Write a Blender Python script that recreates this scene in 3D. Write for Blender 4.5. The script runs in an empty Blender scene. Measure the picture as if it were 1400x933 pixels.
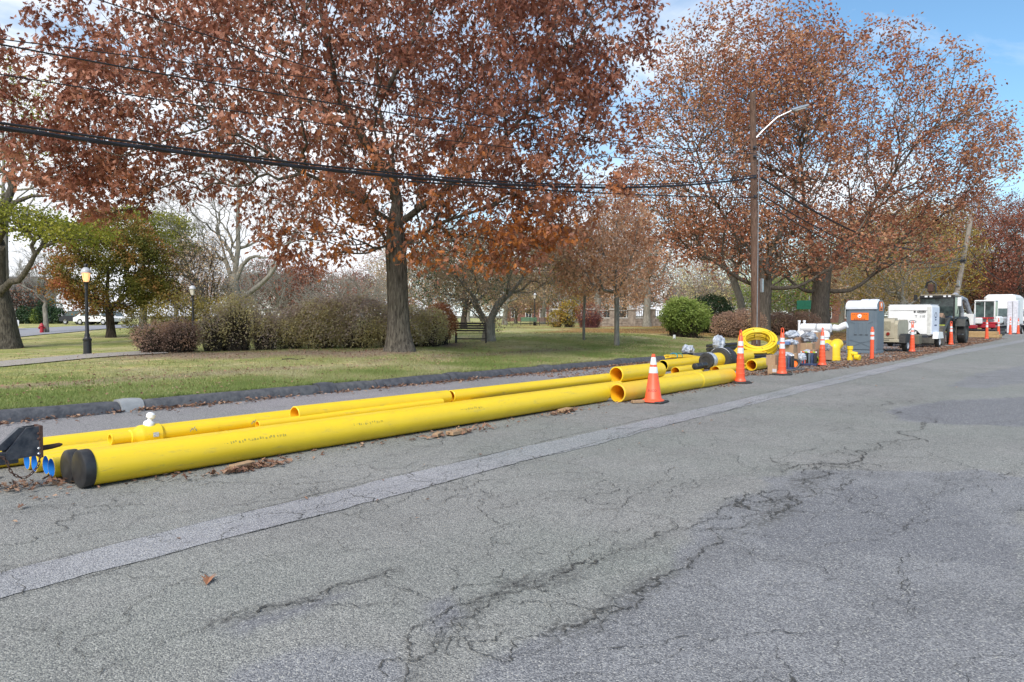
import bpy, math, random
import numpy as np
from mathutils import Vector, Matrix
from mathutils import noise as mnoise
rng = np.random.default_rng(7)
random.seed(7)
R = math.radians
sc = bpy.context.scene
col = sc.collection

# ------------------------------------------------------------------ camera
# world: x runs along the road away from the viewer, y across it towards the park
HEAD = R(41.0); PITCH = math.atan(34.5/1000); CAMH = 1.6
cam_d = bpy.data.cameras.new("camera"); cam = bpy.data.objects.new("camera", cam_d); col.objects.link(cam)
cam_d.lens = 36*1000/1400; cam_d.sensor_width = 36; cam_d.clip_end = 8000; cam_d.clip_start = .05
cam.location = (0, 0, CAMH); cam.rotation_euler = (R(90)-PITCH, 0, HEAD-R(90))
sc.camera = cam

# ------------------------------------------------------------------ sky, sun, exposure
SUN_EL, SUN_DIR = R(44), Vector((-.90, -.44, 0)).normalized()   # where the sun stands (horizontal)
sun_vec = Vector((SUN_DIR.x*math.cos(SUN_EL), SUN_DIR.y*math.cos(SUN_EL), math.sin(SUN_EL)))
w = bpy.data.worlds.new("World"); sc.world = w; w.use_nodes = True
nt = w.node_tree; nt.nodes.clear()
def N(t, typ, **kw):
    n = t.nodes.new(typ)
    for k, v in kw.items(): setattr(n, k, v)
    return n
def L(t, a, b): t.links.new(a, b)
wo = N(nt, 'ShaderNodeOutputWorld'); bg = N(nt, 'ShaderNodeBackground'); sky = N(nt, 'ShaderNodeTexSky')
sky.sky_type = 'NISHITA'; sky.sun_disc = False; sky.sun_elevation = SUN_EL
sky.sun_rotation = math.atan2(sun_vec.x, sun_vec.y); sky.air_density = 1.0; sky.dust_density = .6; sky.ozone_density = 2.0
tc = N(nt, 'ShaderNodeTexCoord'); mp = N(nt, 'ShaderNodeMapping'); mp.inputs['Scale'].default_value = (1.3, 3.0, 6.5); mp.inputs['Rotation'].default_value = (0, R(18), R(-20))
n1 = N(nt, 'ShaderNodeTexNoise'); n1.inputs['Scale'].default_value = 1.3; n1.inputs['Detail'].default_value = 9; n1.inputs['Roughness'].default_value = .58; n1.inputs['Distortion'].default_value = .5
L(nt, tc.outputs['Generated'], mp.inputs['Vector']); L(nt, mp.outputs['Vector'], n1.inputs['Vector'])
# cloud cover is thicker towards the left of the view and towards the horizon
sep = N(nt, 'ShaderNodeSeparateXYZ'); L(nt, tc.outputs['Generated'], sep.inputs[0])
dotp = N(nt, 'ShaderNodeVectorMath', operation='DOT_PRODUCT'); dotp.inputs[1].default_value = (-.50, .56, -.62)
L(nt, tc.outputs['Generated'], dotp.inputs[0])
addc = N(nt, 'ShaderNodeMath', operation='MULTIPLY_ADD'); addc.inputs[1].default_value = .36; L(nt, dotp.outputs['Value'], addc.inputs[0]); L(nt, n1.outputs['Fac'], addc.inputs[2])
cr = N(nt, 'ShaderNodeValToRGB'); cr.color_ramp.elements[0].position = .27; cr.color_ramp.elements[1].position = .54
L(nt, addc.outputs[0], cr.inputs[0])
n2 = N(nt, 'ShaderNodeTexNoise'); n2.inputs['Scale'].default_value = 3.0; n2.inputs['Detail'].default_value = 6
L(nt, mp.outputs['Vector'], n2.inputs['Vector'])
cc = N(nt, 'ShaderNodeMix', data_type='RGBA'); cc.inputs['A'].default_value = (6.0, 6.3, 6.8, 1); cc.inputs['B'].default_value = (7.8, 7.9, 8.1, 1)
L(nt, n2.outputs['Fac'], cc.inputs['Factor'])
mixs = N(nt, 'ShaderNodeMix', data_type='RGBA')
skyb = N(nt, 'ShaderNodeMix', data_type='RGBA', blend_type='MULTIPLY'); skyb.inputs['Factor'].default_value = 1; skyb.inputs['B'].default_value = (.86, 1.08, 1.12, 1)
L(nt, sky.outputs[0], skyb.inputs['A'])
L(nt, cr.outputs['Color'], mixs.inputs['Factor']); L(nt, skyb.outputs['Result'], mixs.inputs['A']); L(nt, cc.outputs['Result'], mixs.inputs['B'])
L(nt, mixs.outputs['Result'], bg.inputs['Color']); bg.inputs['Strength'].default_value = .1
L(nt, bg.outputs[0], wo.inputs[0])
sd = bpy.data.lights.new("sun", 'SUN'); sd.energy = 2.3; sd.angle = R(24); sd.color = (1, .95, .88)
so = bpy.data.objects.new("sun", sd); col.objects.link(so); so.rotation_euler = sun_vec.to_track_quat('Z', 'Y').to_euler(); so.location = (0, 0, 50)
vs = sc.view_settings; vs.view_transform = 'Standard'; vs.look = 'None'; vs.exposure = 0.80; vs.gamma = 1; vs.use_curve_mapping = False

# ------------------------------------------------------------------ helpers: pixels of the survey -> places
FW = np.array([math.cos(HEAD), math.sin(HEAD)]); RT = np.array([math.sin(HEAD), -math.cos(HEAD)])
def AT(px, Y):                      # place on the ground plan: column px, distance Y ahead
    k = (px-700)/1000; p = FW*Y + RT*k*Y; return float(p[0]), float(p[1])
def UP(py, Y): return CAMH - (py-432)/1000*Y
def P(px, py, z=0.0):
    x = (px-700)/1000; y = -(py-466.5)/1000
    f = math.cos(PITCH)+y*math.sin(PITCH); dz = -math.sin(PITCH)+y*math.cos(PITCH)
    t = (z-CAMH)/dz; q = FW*f*t+RT*x*t; return float(q[0]), float(q[1])
def UV(px, v):                      # u of column px on the line v = const
    k = (px-700)/1000; t = v/(FW[1]+k*RT[1]); return t*(FW[0]+k*RT[0])
def sm(x): x = np.clip(x, 0, 1); return x*x*(3-2*x)
OAK = AT(546, 24.0)
def HL(u, v):                       # height of the lawn
    u = np.asarray(u, float); v = np.asarray(v, float)
    t = np.maximum(v-13.1, 0)
    z = .15+.02*sm(t/.6)+sm(t/9)*(.08+.36*sm((u-8)/20))
    z = z+.16*np.exp(-((u-OAK[0])**2+(v-OAK[1])**2)/2.2)
    z = z+.05*np.sin(u*.31+1.3)*np.sin(v*.23)*sm(t/6)
    return z
def hl(u, v): return float(HL(u, v))
def PL(px, py):                     # on the lawn
    z = .3
    for _ in range(12):
        q = P(px, py, z); z = hl(*q)
    return q[0], q[1], z

# ------------------------------------------------------------------ helpers: materials
def mat(name, c, rough=.6, c2=None, scale=6, amt=1.0, bump=0.0, bscale=None, metal=0.0, detail=5, spec=None, trans=0, alpha=1, emit=None, coat=0):
    m = bpy.data.materials.new(name); m.use_nodes = True; t = m.node_tree; b = t.nodes['Principled BSDF']
    b.inputs['Roughness'].default_value = rough; b.inputs['Metallic'].default_value = metal
    if spec is not None: b.inputs['Specular IOR Level'].default_value = spec
    if trans: b.inputs['Transmission Weight'].default_value = trans
    if alpha < 1: b.inputs['Alpha'].default_value = alpha
    if coat: b.inputs['Coat Weight'].default_value = coat
    if emit: b.inputs['Emission Color'].default_value = (*emit[:3], 1); b.inputs['Emission Strength'].default_value = emit[3]
    tcn = N(t, 'ShaderNodeTexCoord')
    if c2 is None: c2 = tuple(x*.72 for x in c)
    nz = N(t, 'ShaderNodeTexNoise'); nz.inputs['Scale'].default_value = scale; nz.inputs['Detail'].default_value = detail; nz.inputs['Roughness'].default_value = .6
    L(t, tcn.outputs['Object'], nz.inputs['Vector'])
    mr = N(t, 'ShaderNodeMapRange'); mr.inputs[1].default_value = .35; mr.inputs[2].default_value = .68; mr.inputs[4].default_value = amt
    L(t, nz.outputs['Fac'], mr.inputs[0])
    mx = N(t, 'ShaderNodeMix', data_type='RGBA'); mx.inputs['A'].default_value = (*c, 1); mx.inputs['B'].default_value = (*c2, 1)
    L(t, mr.outputs[0], mx.inputs['Factor']); L(t, mx.outputs['Result'], b.inputs['Base Color'])
    if bump:
        nb = N(t, 'ShaderNodeTexNoise'); nb.inputs['Scale'].default_value = bscale or scale*4; nb.inputs['Detail'].default_value = 6
        L(t, tcn.outputs['Object'], nb.inputs['Vector']); bp = N(t, 'ShaderNodeBump'); bp.inputs['Strength'].default_value = 1; bp.inputs['Distance'].default_value = bump
        L(t, nb.outputs['Fac'], bp.inputs['Height']); L(t, bp.outputs[0], b.inputs['Normal'])
    return m
def leafmat(name, stops, trans=.35, rough=.55):
    m = bpy.data.materials.new(name); m.use_nodes = True; t = m.node_tree; b = t.nodes['Principled BSDF']; out = t.nodes['Material Output']
    at = N(t, 'ShaderNodeAttribute', attribute_name='tint'); r = N(t, 'ShaderNodeValToRGB'); e = r.color_ramp.elements
    while len(e) < len(stops): e.new(.5)
    for i, c in enumerate(stops): e[i].position = i/(len(stops)-1); e[i].color = (*c, 1)
    L(t, at.outputs['Fac'], r.inputs[0]); L(t, r.outputs[0], b.inputs['Base Color']); b.inputs['Roughness'].default_value = rough; b.inputs['Specular IOR Level'].default_value = .3
    if trans:
        tr = N(t, 'ShaderNodeBsdfTranslucent'); L(t, r.outputs[0], tr.inputs[0]); ms = N(t, 'ShaderNodeMixShader'); ms.inputs[0].default_value = trans
        L(t, b.outputs[0], ms.inputs[1]); L(t, tr.outputs[0], ms.inputs[2]); L(t, ms.outputs[0], out.inputs[0])
    return m
def barkmat(name, c, c2, bump=.03):
    m = bpy.data.materials.new(name); m.use_nodes = True; t = m.node_tree; b = t.nodes['Principled BSDF']; b.inputs['Roughness'].default_value = .9
    b.inputs['Specular IOR Level'].default_value = .15
    tcn = N(t, 'ShaderNodeTexCoord'); mpn = N(t, 'ShaderNodeMapping'); mpn.inputs['Scale'].default_value = (9, 9, 1.3); L(t, tcn.outputs['Object'], mpn.inputs[0])
    nz = N(t, 'ShaderNodeTexNoise'); nz.inputs['Scale'].default_value = 2.2; nz.inputs['Detail'].default_value = 7; nz.inputs['Roughness'].default_value = .65; nz.inputs['Distortion'].default_value = .6; L(t, mpn.outputs[0], nz.inputs[0])
    n2_ = N(t, 'ShaderNodeTexNoise'); n2_.inputs['Scale'].default_value = .9; L(t, tcn.outputs['Object'], n2_.inputs[0])
    mr = N(t, 'ShaderNodeMapRange'); mr.inputs[1].default_value = .38; mr.inputs[2].default_value = .62; L(t, nz.outputs[0], mr.inputs[0])
    mx = N(t, 'ShaderNodeMix', data_type='RGBA'); mx.inputs['A'].default_value = (*c2, 1); mx.inputs['B'].default_value = (*c, 1); L(t, mr.outputs[0], mx.inputs[0])
    mx2 = N(t, 'ShaderNodeMix', data_type='RGBA', blend_type='MULTIPLY'); mx2.inputs[0].default_value = .5; L(t, mx.outputs['Result'], mx2.inputs['A'])
    r2 = N(t, 'ShaderNodeValToRGB'); r2.color_ramp.elements[0].color = (.55, .62, .5, 1); r2.color_ramp.elements[0].position = .35; r2.color_ramp.elements[1].position = .65; r2.color_ramp.elements[0].color = (.72, .74, .66, 1); L(t, n2_.outputs[0], r2.inputs[0]); L(t, r2.outputs[0], mx2.inputs['B'])
    L(t, mx2.outputs['Result'], b.inputs['Base Color'])
    bp = N(t, 'ShaderNodeBump'); bp.inputs['Distance'].default_value = bump; bp.inputs['Strength'].default_value = 1; L(t, nz.outputs[0], bp.inputs['Height']); L(t, bp.outputs[0], b.inputs['Normal'])
    return m

# ------------------------------------------------------------------ helpers: meshes and objects
def npmesh(name, V, F, smooth=False, tint=None):
    V = np.ascontiguousarray(V, dtype=np.float32); F = np.ascontiguousarray(F, dtype=np.int32)
    me = bpy.data.meshes.new(name); n, k = F.shape
    me.vertices.add(len(V)); me.vertices.foreach_set('co', V.ravel()); me.loops.add(n*k); me.loops.foreach_set('vertex_index', F.ravel())
    me.polygons.add(n); me.polygons.foreach_set('loop_start', np.arange(0, n*k, k, dtype=np.int32))
    me.polygons.foreach_set('use_smooth', np.full(n, smooth, dtype=bool))
    if tint is not None:
        a = me.attributes.new('tint', 'FLOAT', 'FACE'); a.data.foreach_set('value', np.ascontiguousarray(tint, dtype=np.float32))
    me.update(calc_edges=True); return me
def link(name, me, m=None, parent=None, loc=None, kind=None):
    o = bpy.data.objects.new(name, me); col.objects.link(o)
    if m is not None: me.materials.append(m)
    if parent is not None: o.parent = parent
    if loc is not None: o.location = loc
    if kind: o['kind'] = kind
    return o
def tag(o, label=None, cat=None, group=None, kind=None):
    if label: o['label'] = label
    if cat: o['category'] = cat
    if group: o['group'] = group
    if kind: o['kind'] = kind
    return o
def thing(name, label, cat, loc=(0, 0, 0), rz=0.0, group=None, rot=None):
    o = bpy.data.objects.new(name, None); col.objects.link(o); o.empty_display_size = .2
    o.location = loc; o.rotation_euler = rot if rot else (0, 0, rz); return tag(o, label, cat, group)
def copy_tree(o, parent=None):
    c = o.copy(); col.objects.link(c); c.parent = parent
    for ch in [x for x in bpy.data.objects if x.parent == o]: copy_tree(ch, c)
    return c
class MB:
    def __init__(s): s.v = []; s.f = []
    def add(s, V, F):
        n = len(s.v); s.v += [tuple(float(q) for q in p) for p in V]; s.f += [tuple(i+n for i in f) for f in F]; return s
    def box(s, c, d, rz=0.0, M=None, taper=1.0, bev=0.0):
        x, y, z = d[0]/2, d[1]/2, d[2]/2
        if bev > 0:
            b = min(bev, x*.9, y*.9, z*.9); rings = []
            for zz, i in ((-z, b), (-z+b, 0), (z-b, 0), (z, b)):
                X, Y = x-i, y-i; c_ = b*.7 if i == 0 else b*.4
                rings += [(-X+c_, -Y, zz), (X-c_, -Y, zz), (X, -Y+c_, zz), (X, Y-c_, zz), (X-c_, Y, zz), (-X+c_, Y, zz), (-X, Y-c_, zz), (-X, -Y+c_, zz)]
            V = [Vector(p) for p in rings]; F = [tuple(range(7, -1, -1)), tuple(range(24, 32))]
            for r in range(3):
                for k in range(8): F.append((r*8+k, r*8+(k+1) % 8, r*8+8+(k+1) % 8, r*8+8+k))
        else:
            V = [Vector((sx*x*(taper if sz > 0 else 1), sy*y*(taper if sz > 0 else 1), sz*z)) for sz in (-1, 1) for sx, sy in ((-1, -1), (1, -1), (1, 1), (-1, 1))]
            F = [(3, 2, 1, 0), (4, 5, 6, 7), (0, 1, 5, 4), (1, 2, 6, 5), (2, 3, 7, 6), (3, 0, 4, 7)]
        M = M or Matrix.Rotation(rz, 3, 'Z'); c = Vector(c)
        return s.add([M @ p + c for p in V], F)
    def prism(s, pts, h0, h1, axis='y'):       # outline in the plane, pushed along axis from h0 to h1
        n = len(pts)
        def q(p, h): return {'y': (p[0], h, p[1]), 'x': (h, p[0], p[1]), 'z': (p[0], p[1], h)}[axis]
        V = [q(p, h0) for p in pts]+[q(p, h1) for p in pts]
        F = [tuple(range(n)), tuple(range(2*n-1, n-1, -1))]+[(i, i+n, (i+1) % n+n, (i+1) % n) for i in range(n)]
        return s.add(V, F)
    def tube(s, pts, r, n=8, caps=True, closed=False):
        pts = [Vector(p) for p in pts]; m = len(pts); rr = r if hasattr(r, '__len__') else [r]*m; V = []; F = []
        prev = None
        for i, p in enumerate(pts):
            if closed: d = pts[(i+1) % m]-pts[i-1]
            else: d = pts[min(i+1, m-1)]-pts[max(i-1, 0)]
            d = d.normalized() if d.length > 1e-9 else Vector((0, 0, 1))
            if prev is None:
                a = d.cross(Vector((0, 0, 1)) if abs(d.z) < .9 else Vector((1, 0, 0))).normalized()
            else:
                a = prev-d*prev.dot(d); a = a.normalized() if a.length > 1e-6 else d.orthogonal().normalized()
            prev = a; b = d.cross(a)
            for k in range(n):
                t = 2*math.pi*k/n; V.append(p+(a*math.cos(t)+b*math.sin(t))*rr[i])
        for i in range(m if closed else m-1):
            j = (i+1) % m
            for k in range(n): F.append((i*n+k, i*n+(k+1) % n, j*n+(k+1) % n, j*n+k))
        if caps and not closed: F += [tuple(range(n-1, -1, -1)), tuple(range((m-1)*n, m*n))]
        return s.add(V, F)
    def lathe(s, prof, n=24, M=None, c=(0, 0, 0), cap=True):   # profile (r, z), axis z, placed by M and c
        V = []; F = []; m = len(prof); M = M or Matrix.Identity(3); c = Vector(c)
        for r, z in prof:
            for k in range(n):
                t = 2*math.pi*k/n; V.append(M @ Vector((r*math.cos(t), r*math.sin(t), z))+c)
        for i in range(m-1):
            for k in range(n): F.append((i*n+k, i*n+(k+1) % n, (i+1)*n+(k+1) % n, (i+1)*n+k))
        if cap: F += [tuple(range(n-1, -1, -1)), tuple(range((m-1)*n, m*n))]
        return s.add(V, F)
    def build(s, name, m, parent=None, smooth=None, loc=None, kind=None):
        me = bpy.data.meshes.new(name); me.from_pydata(s.v, [], s.f); me.update()
        if smooth:
            me.polygons.foreach_set('use_smooth', [True]*len(me.polygons))
            me.set_sharp_from_angle(angle=R(smooth if smooth is not True else 38))
        return link(name, me, m, parent, loc, kind)
XM = Matrix.Rotation(R(90), 3, 'Y')            # turns a lathe's axis to +x
YM = Matrix.Rotation(R(-90), 3, 'X')           # ... to +y
def text_mesh(body, size, depth=.002):
    c = bpy.data.curves.new('t', 'FONT'); c.body = body; c.size = size; c.align_x = 'CENTER'; c.align_y = 'CENTER'; c.extrude = depth/2; c.resolution_u = 2
    o = bpy.data.objects.new('t', c); col.objects.link(o); bpy.context.view_layer.update()
    me = bpy.data.meshes.new_from_object(o.evaluated_get(bpy.context.evaluated_depsgraph_get())); bpy.data.objects.remove(o); return me
def text(name, body, size, m, parent, loc, rot, kind=None):
    o = link(name, text_mesh(body, size), m, parent, loc); o.rotation_euler = rot; return o
# ================================================================== SETTING
def poly_sd(X, Y, poly):            # signed distance (positive inside)
    poly = np.array(poly); d = np.full(X.shape, 1e9); ins = np.zeros(X.shape, bool)
    for i in range(len(poly)):
        a = poly[i]; b = poly[(i+1) % len(poly)]; e = b-a; wx = X-a[0]; wy = Y-a[1]
        t = np.clip((wx*e[0]+wy*e[1])/(e@e+1e-12), 0, 1); d = np.minimum(d, np.hypot(wx-e[0]*t, wy-e[1]*t))
        c = ((a[1] > Y) != (b[1] > Y)) & (X < (b[0]-a[0])*(Y-a[1])/((b[1]-a[1]) if abs(b[1]-a[1]) > 1e-9 else 1e-9)+a[0]); ins ^= c
    return np.where(ins, d, -d)
def vnoise(x, y, s, seed=0):        # smooth value noise
    r_ = np.random.default_rng(seed).random((256, 256)); x = x/s+57.3; y = y/s+91.7
    xi = np.floor(x).astype(int); yi = np.floor(y).astype(int); fx = sm(x-xi); fy = sm(y-yi)
    g = lambda i, j: r_[i % 256, j % 256]
    return (g(xi, yi)*(1-fx)+g(xi+1, yi)*fx)*(1-fy)+(g(xi, yi+1)*(1-fx)+g(xi+1, yi+1)*fx)*fy
def fbm(x, y, s, seed=0, o=4): return sum(vnoise(x, y, s/2**i, seed+i)/2**i for i in range(o))/sum(1/2**i for i in range(o))
def grid_mesh(name, us, vs_, zf, attrs=None, keep=None):
    U, V = np.meshgrid(us, vs_, indexing='ij'); Z = zf(U, V); nu, nv = U.shape
    co = np.stack([U, V, Z], -1).reshape(-1, 3); i = np.arange(nu*nv).reshape(nu, nv)
    F = np.stack([i[:-1, :-1], i[1:, :-1], i[1:, 1:], i[:-1, 1:]], -1).reshape(-1, 4)
    me = npmesh(name, co, F, True)
    for k, a in (attrs or {}).items():
        at = me.attributes.new(k, 'FLOAT', 'POINT'); at.data.foreach_set('value', np.ascontiguousarray(a(U, V).ravel(), dtype=np.float32))
    return me
# --- ground to the horizon
MB().add([(-4000, -4000, -.35), (4000, -4000, -.35), (4000, 4000, -.35), (-4000, 4000, -.35)], [(0, 1, 2, 3)]).build('ground', mat('earth', (.10, .10, .055), .95, (.14, .11, .06), .2), kind='structure')
# --- road
def px_poly(L_): return [P(*q) for q in L_]
PATCH = [px_poly([(985, 700), (1050, 650), (1130, 640), (1220, 641), (1330, 640), (1420, 652), (1420, 1100), (500, 1100), (640, 905), (775, 868), (850, 815), (930, 775)]),
         px_poly([(1215, 562), (1290, 548), (1410, 543), (1420, 583), (1300, 580), (1240, 574)]),
         px_poly([(295, 945), (330, 905), (430, 880), (505, 880), (520, 905), (470, 960)]),
         px_poly([(1290, 528), (1330, 512), (1410, 498), (1420, 522), (1340, 531)])]
SMOOTH = [px_poly([(1020, 730), (1080, 690), (1180, 665), (1300, 685), (1385, 745), (1400, 780), (1250, 760), (1060, 750)]),
          px_poly([(560, 830), (600, 820), (640, 845), (605, 880), (575, 870)]), px_poly([(310, 865), (420, 815), (470, 810), (400, 845), (330, 880)]),
          px_poly([(1215, 562), (1290, 548), (1410, 543), (1420, 583), (1300, 580), (1240, 574)])]
def a_patch(U, V):
    wx = U+(fbm(U, V, .6, 3)-.5)*.5; wy = V+(fbm(U, V, .6, 9)-.5)*.5; m = np.zeros(U.shape)
    for p in PATCH: m = np.maximum(m, sm(poly_sd(wx, wy, p)/.10+.5))
    return m
def a_smooth(U, V):
    wx = U+(fbm(U, V, .5, 23)-.5)*.35; wy = V+(fbm(U, V, .5, 29)-.5)*.35; m = np.zeros(U.shape)
    for p in SMOOTH: m = np.maximum(m, sm(poly_sd(wx, wy, p)/.16+.5))
    return m
CRUMB = [([(1003, 690), (1050, 690), (1090, 672), (1130, 650), (1180, 628), (1225, 605)], .22), ([(765, 865), (865, 812), (925, 780), (990, 740), (1080, 695)], .11), ([(700, 800), (770, 780), (845, 755), (925, 725)], .09), ([(560, 925), (600, 880), (650, 828), (700, 803), (770, 787)], .13), ([(300, 855), (440, 812), (540, 780)], .07)]
def a_crumb(U, V):                  # broken surface along the worst cracks
    m = np.zeros(U.shape)
    for q, w_ in CRUMB:
        q = np.array(px_poly(q)); d = np.full(U.shape, 1e9)
        for a, b in zip(q[:-1], q[1:]):
            e = b-a; t_ = np.clip(((U-a[0])*e[0]+(V-a[1])*e[1])/(e@e), 0, 1); d = np.minimum(d, np.hypot(U-a[0]-e[0]*t_, V-a[1]-e[1]*t_))
        m = np.maximum(m, sm(1.2-d/w_+(fbm(U, V, .35, 55)-.5)*1.6)*sm((fbm(U, V, .9, 56)-.3)/.25))
    return m
def zr(U, V): return (fbm(U, V, 3.0, 5, 3)-.5)*.035*np.exp(-np.maximum(U-12, 0)/12)*sm((V+2)/1)*sm((12.6-V)/1) - .006*a_patch(U, V)
us = np.concatenate([np.linspace(-80, -3, 18), np.arange(-2.9, 9, .06), 9+.07*(1.032**np.arange(140)-1)/.032]); us = us[us < 300]; us = np.append(us, [320, 500])
vs_ = np.concatenate([np.linspace(-14, -1.2, 10), np.arange(-1, 10, .06), np.arange(10, 12.96, .15), [12.97]])
def asphalt(name, base, patchc, smoothc, rough=.85):
    m = bpy.data.materials.new(name); m.use_nodes = True; t = m.node_tree; b = t.nodes['Principled BSDF']; b.inputs['Roughness'].default_value = rough; b.inputs['Specular IOR Level'].default_value = .35
    g = N(t, 'ShaderNodeNewGeometry')
    def noise(s, d=4, r=.6):
        n = N(t, 'ShaderNodeTexNoise'); n.inputs['Scale'].default_value = s; n.inputs['Detail'].default_value = d; n.inputs['Roughness'].default_value = r; L(t, g.outputs['Position'], n.inputs['Vector']); return n.outputs['Fac']
    def mr(x, a, b_, c, d):
        n = N(t, 'ShaderNodeMapRange'); 
        for i, q in enumerate((a, b_, c, d)): n.inputs[i+1].default_value = q
        L(t, x, n.inputs[0]); return n.outputs[0]
    def mix(f, A, B, typ='MIX'):
        n = N(t, 'ShaderNodeMix', data_type='RGBA', blend_type=typ)
        for s_, q in (('Factor', f), ('A', A), ('B', B)):
            if isinstance(q, (int, float)): n.inputs[s_].default_value = q
            elif isinstance(q, tuple): n.inputs[s_].default_value = (*q, 1)
            else: L(t, q, n.inputs[s_])
        return n.outputs['Result']
    vo = N(t, 'ShaderNodeTexVoronoi'); vo.inputs['Scale'].default_value = 120; L(t, g.outputs['Position'], vo.inputs['Vector'])
    sepc = N(t, 'ShaderNodeSeparateColor'); L(t, vo.outputs['Color'], sepc.inputs[0])
    vo2 = N(t, 'ShaderNodeTexVoronoi'); vo2.inputs['Scale'].default_value = 210; L(t, g.outputs['Position'], vo2.inputs['Vector']); sep2 = N(t, 'ShaderNodeSeparateColor'); L(t, vo2.outputs['Color'], sep2.inputs[0])
    ap = N(t, 'ShaderNodeAttribute', attribute_name='patch').outputs['Fac']; asm = N(t, 'ShaderNodeAttribute', attribute_name='smooth').outputs['Fac']
    c = mix(mr(noise(.7, 6), .35, .65, 0, 1), base, tuple(x*1.22 for x in base))
    c = mix(mr(noise(.28, 5), .42, .62, 0, .6), c, (base[0]*.92, base[1]*1.0, base[2]*.94))
    c = mix(ap, c, mix(mr(noise(1.6, 5), .4, .6, 0, 1), patchc, tuple(x*1.2 for x in patchc)))
    c = mix(asm, c, smoothc)
    # single stones of the aggregate: some pale, some dark
    sp = mix(mr(sepc.outputs[0], 0, 1, 0, 1), (.52, .52, .54), (1.6, 1.57, 1.5)); c = mix(.85, c, sp, 'MULTIPLY')
    sp2 = mix(mr(sep2.outputs[1], 0, 1, 0, 1), (.6, .6, .62), (1.5, 1.48, 1.42)); c = mix(.8, c, sp2, 'MULTIPLY')
    st = N(t, 'ShaderNodeMath', operation='GREATER_THAN'); st.inputs[1].default_value = .955; L(t, sepc.outputs[2], st.inputs[0]); c = mix(st.outputs[0], c, (.42, .41, .38))
    cru = N(t, 'ShaderNodeAttribute', attribute_name='crumb').outputs['Fac']; cn_ = mr(noise(26, 6, .75), .44, .56, 0, 1); cm = N(t, 'ShaderNodeMath', operation='MULTIPLY'); L(t, cru, cm.inputs[0]); L(t, cn_, cm.inputs[1])
    c = mix(cm.outputs[0], c, (.105, .104, .10)); cg = mr(noise(48, 4, .7), .60, .68, 0, .8); cm2 = N(t, 'ShaderNodeMath', operation='MULTIPLY'); L(t, cru, cm2.inputs[0]); L(t, cg, cm2.inputs[1]); c = mix(cm2.outputs[0], c, (.36, .34, .31))
    # stains with a shape of their own
    stn = mr(noise(1.1, 8, .75), .60, .72, 0, .35); c = mix(stn, c, (.05, .05, .052))
    L(t, c, b.inputs['Base Color'])
    dn = mr(vo.outputs['Distance'], 0, .8, 1, 0); mm = N(t, 'ShaderNodeMath', operation='MULTIPLY'); L(t, dn, mm.inputs[0]); L(t, mr(asm, 0, 1, 1, .35), mm.inputs[1])
    fine = N(t, 'ShaderNodeMath', operation='ADD'); L(t, mm.outputs[0], fine.inputs[0]); L(t, noise(30, 5, .7), fine.inputs[1])
    bp = N(t, 'ShaderNodeBump'); bp.inputs['Distance'].default_value = .0045; bp.inputs['Strength'].default_value = 1; L(t, fine.outputs[0], bp.inputs['Height']); L(t, bp.outputs[0], b.inputs['Normal'])
    return m
M_ROAD = asphalt('old_asphalt', (.197, .196, .192), (.170, .173, .185), (.150, .153, .167))
road = link('road', grid_mesh('road', us, vs_, zr, {'patch': a_patch, 'smooth': a_smooth, 'crumb': a_crumb}), M_ROAD, kind='structure')
# smooth repair strip along the road, measured on both edges
up = [P(*q) for q in ((-200, 831), (0, 782), (350, 698), (700, 615), (1010, 547), (1300, 481), (1380, 468))]
lo = [P(*q) for q in ((-200, 873), (0, 820), (350, 727), (700, 635), (1000, 560), (1300, 487), (1384, 471))]
su = np.concatenate([np.arange(-3, 8, .06), np.arange(8, 70, .35)])
def interp(pts, u): a = np.array(sorted(pts)); return np.interp(u, a[:, 0], a[:, 1])
ev = [interp(lo, su)+(fbm(su, su*0, .7, 3)-.5)*.15+(fbm(su, su*0, .12, 8)-.5)*.05, interp(up, su)+(fbm(su, su*0+9, .6, 4)-.5)*.12]
cols_ = np.linspace(0, 1, 9); SV = np.stack([ev[0]*(1-c)+ev[1]*c for c in cols_], -1); SU = np.repeat(su[:, None], 9, 1)
i = np.arange(SU.size).reshape(SU.shape); F = np.stack([i[:-1, :-1], i[1:, :-1], i[1:, 1:], i[:-1, 1:]], -1).reshape(-1, 4)
sme = npmesh('road_repair_strip', np.stack([SU, SV, zr(SU, SV)+.005], -1).reshape(-1, 3), F, True)
link('road_repair_strip', sme, asphalt('strip_asphalt', (.245, .245, .265), (.18, .18, .19), (.18, .18, .19)), kind='structure')
# parking lane by the kerb is another, smoother asphalt: same road, own sheet
pu = np.concatenate([np.arange(-10, 40, .3), np.arange(40, 200, 2)]); pv = np.linspace(0, 1, 12)
PU = np.repeat(pu[:, None], 12, 1); PV = (9.35+(fbm(PU[:, :1], PU[:, :1]*0, 2, 6)-.5)*.3)*(1-pv)+12.96*pv
i = np.arange(PU.size).reshape(PU.shape); F = np.stack([i[:-1, :-1], i[1:, :-1], i[1:, 1:], i[:-1, 1:]], -1).reshape(-1, 4)
link('parking_lane', npmesh('parking_lane', np.stack([PU, PV, zr(PU, PV)+.006], -1).reshape(-1, 3), F, True), asphalt('lane_asphalt', (.215, .205, .220), (.18, .18, .19), (.18, .18, .19)), kind='structure')
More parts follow.
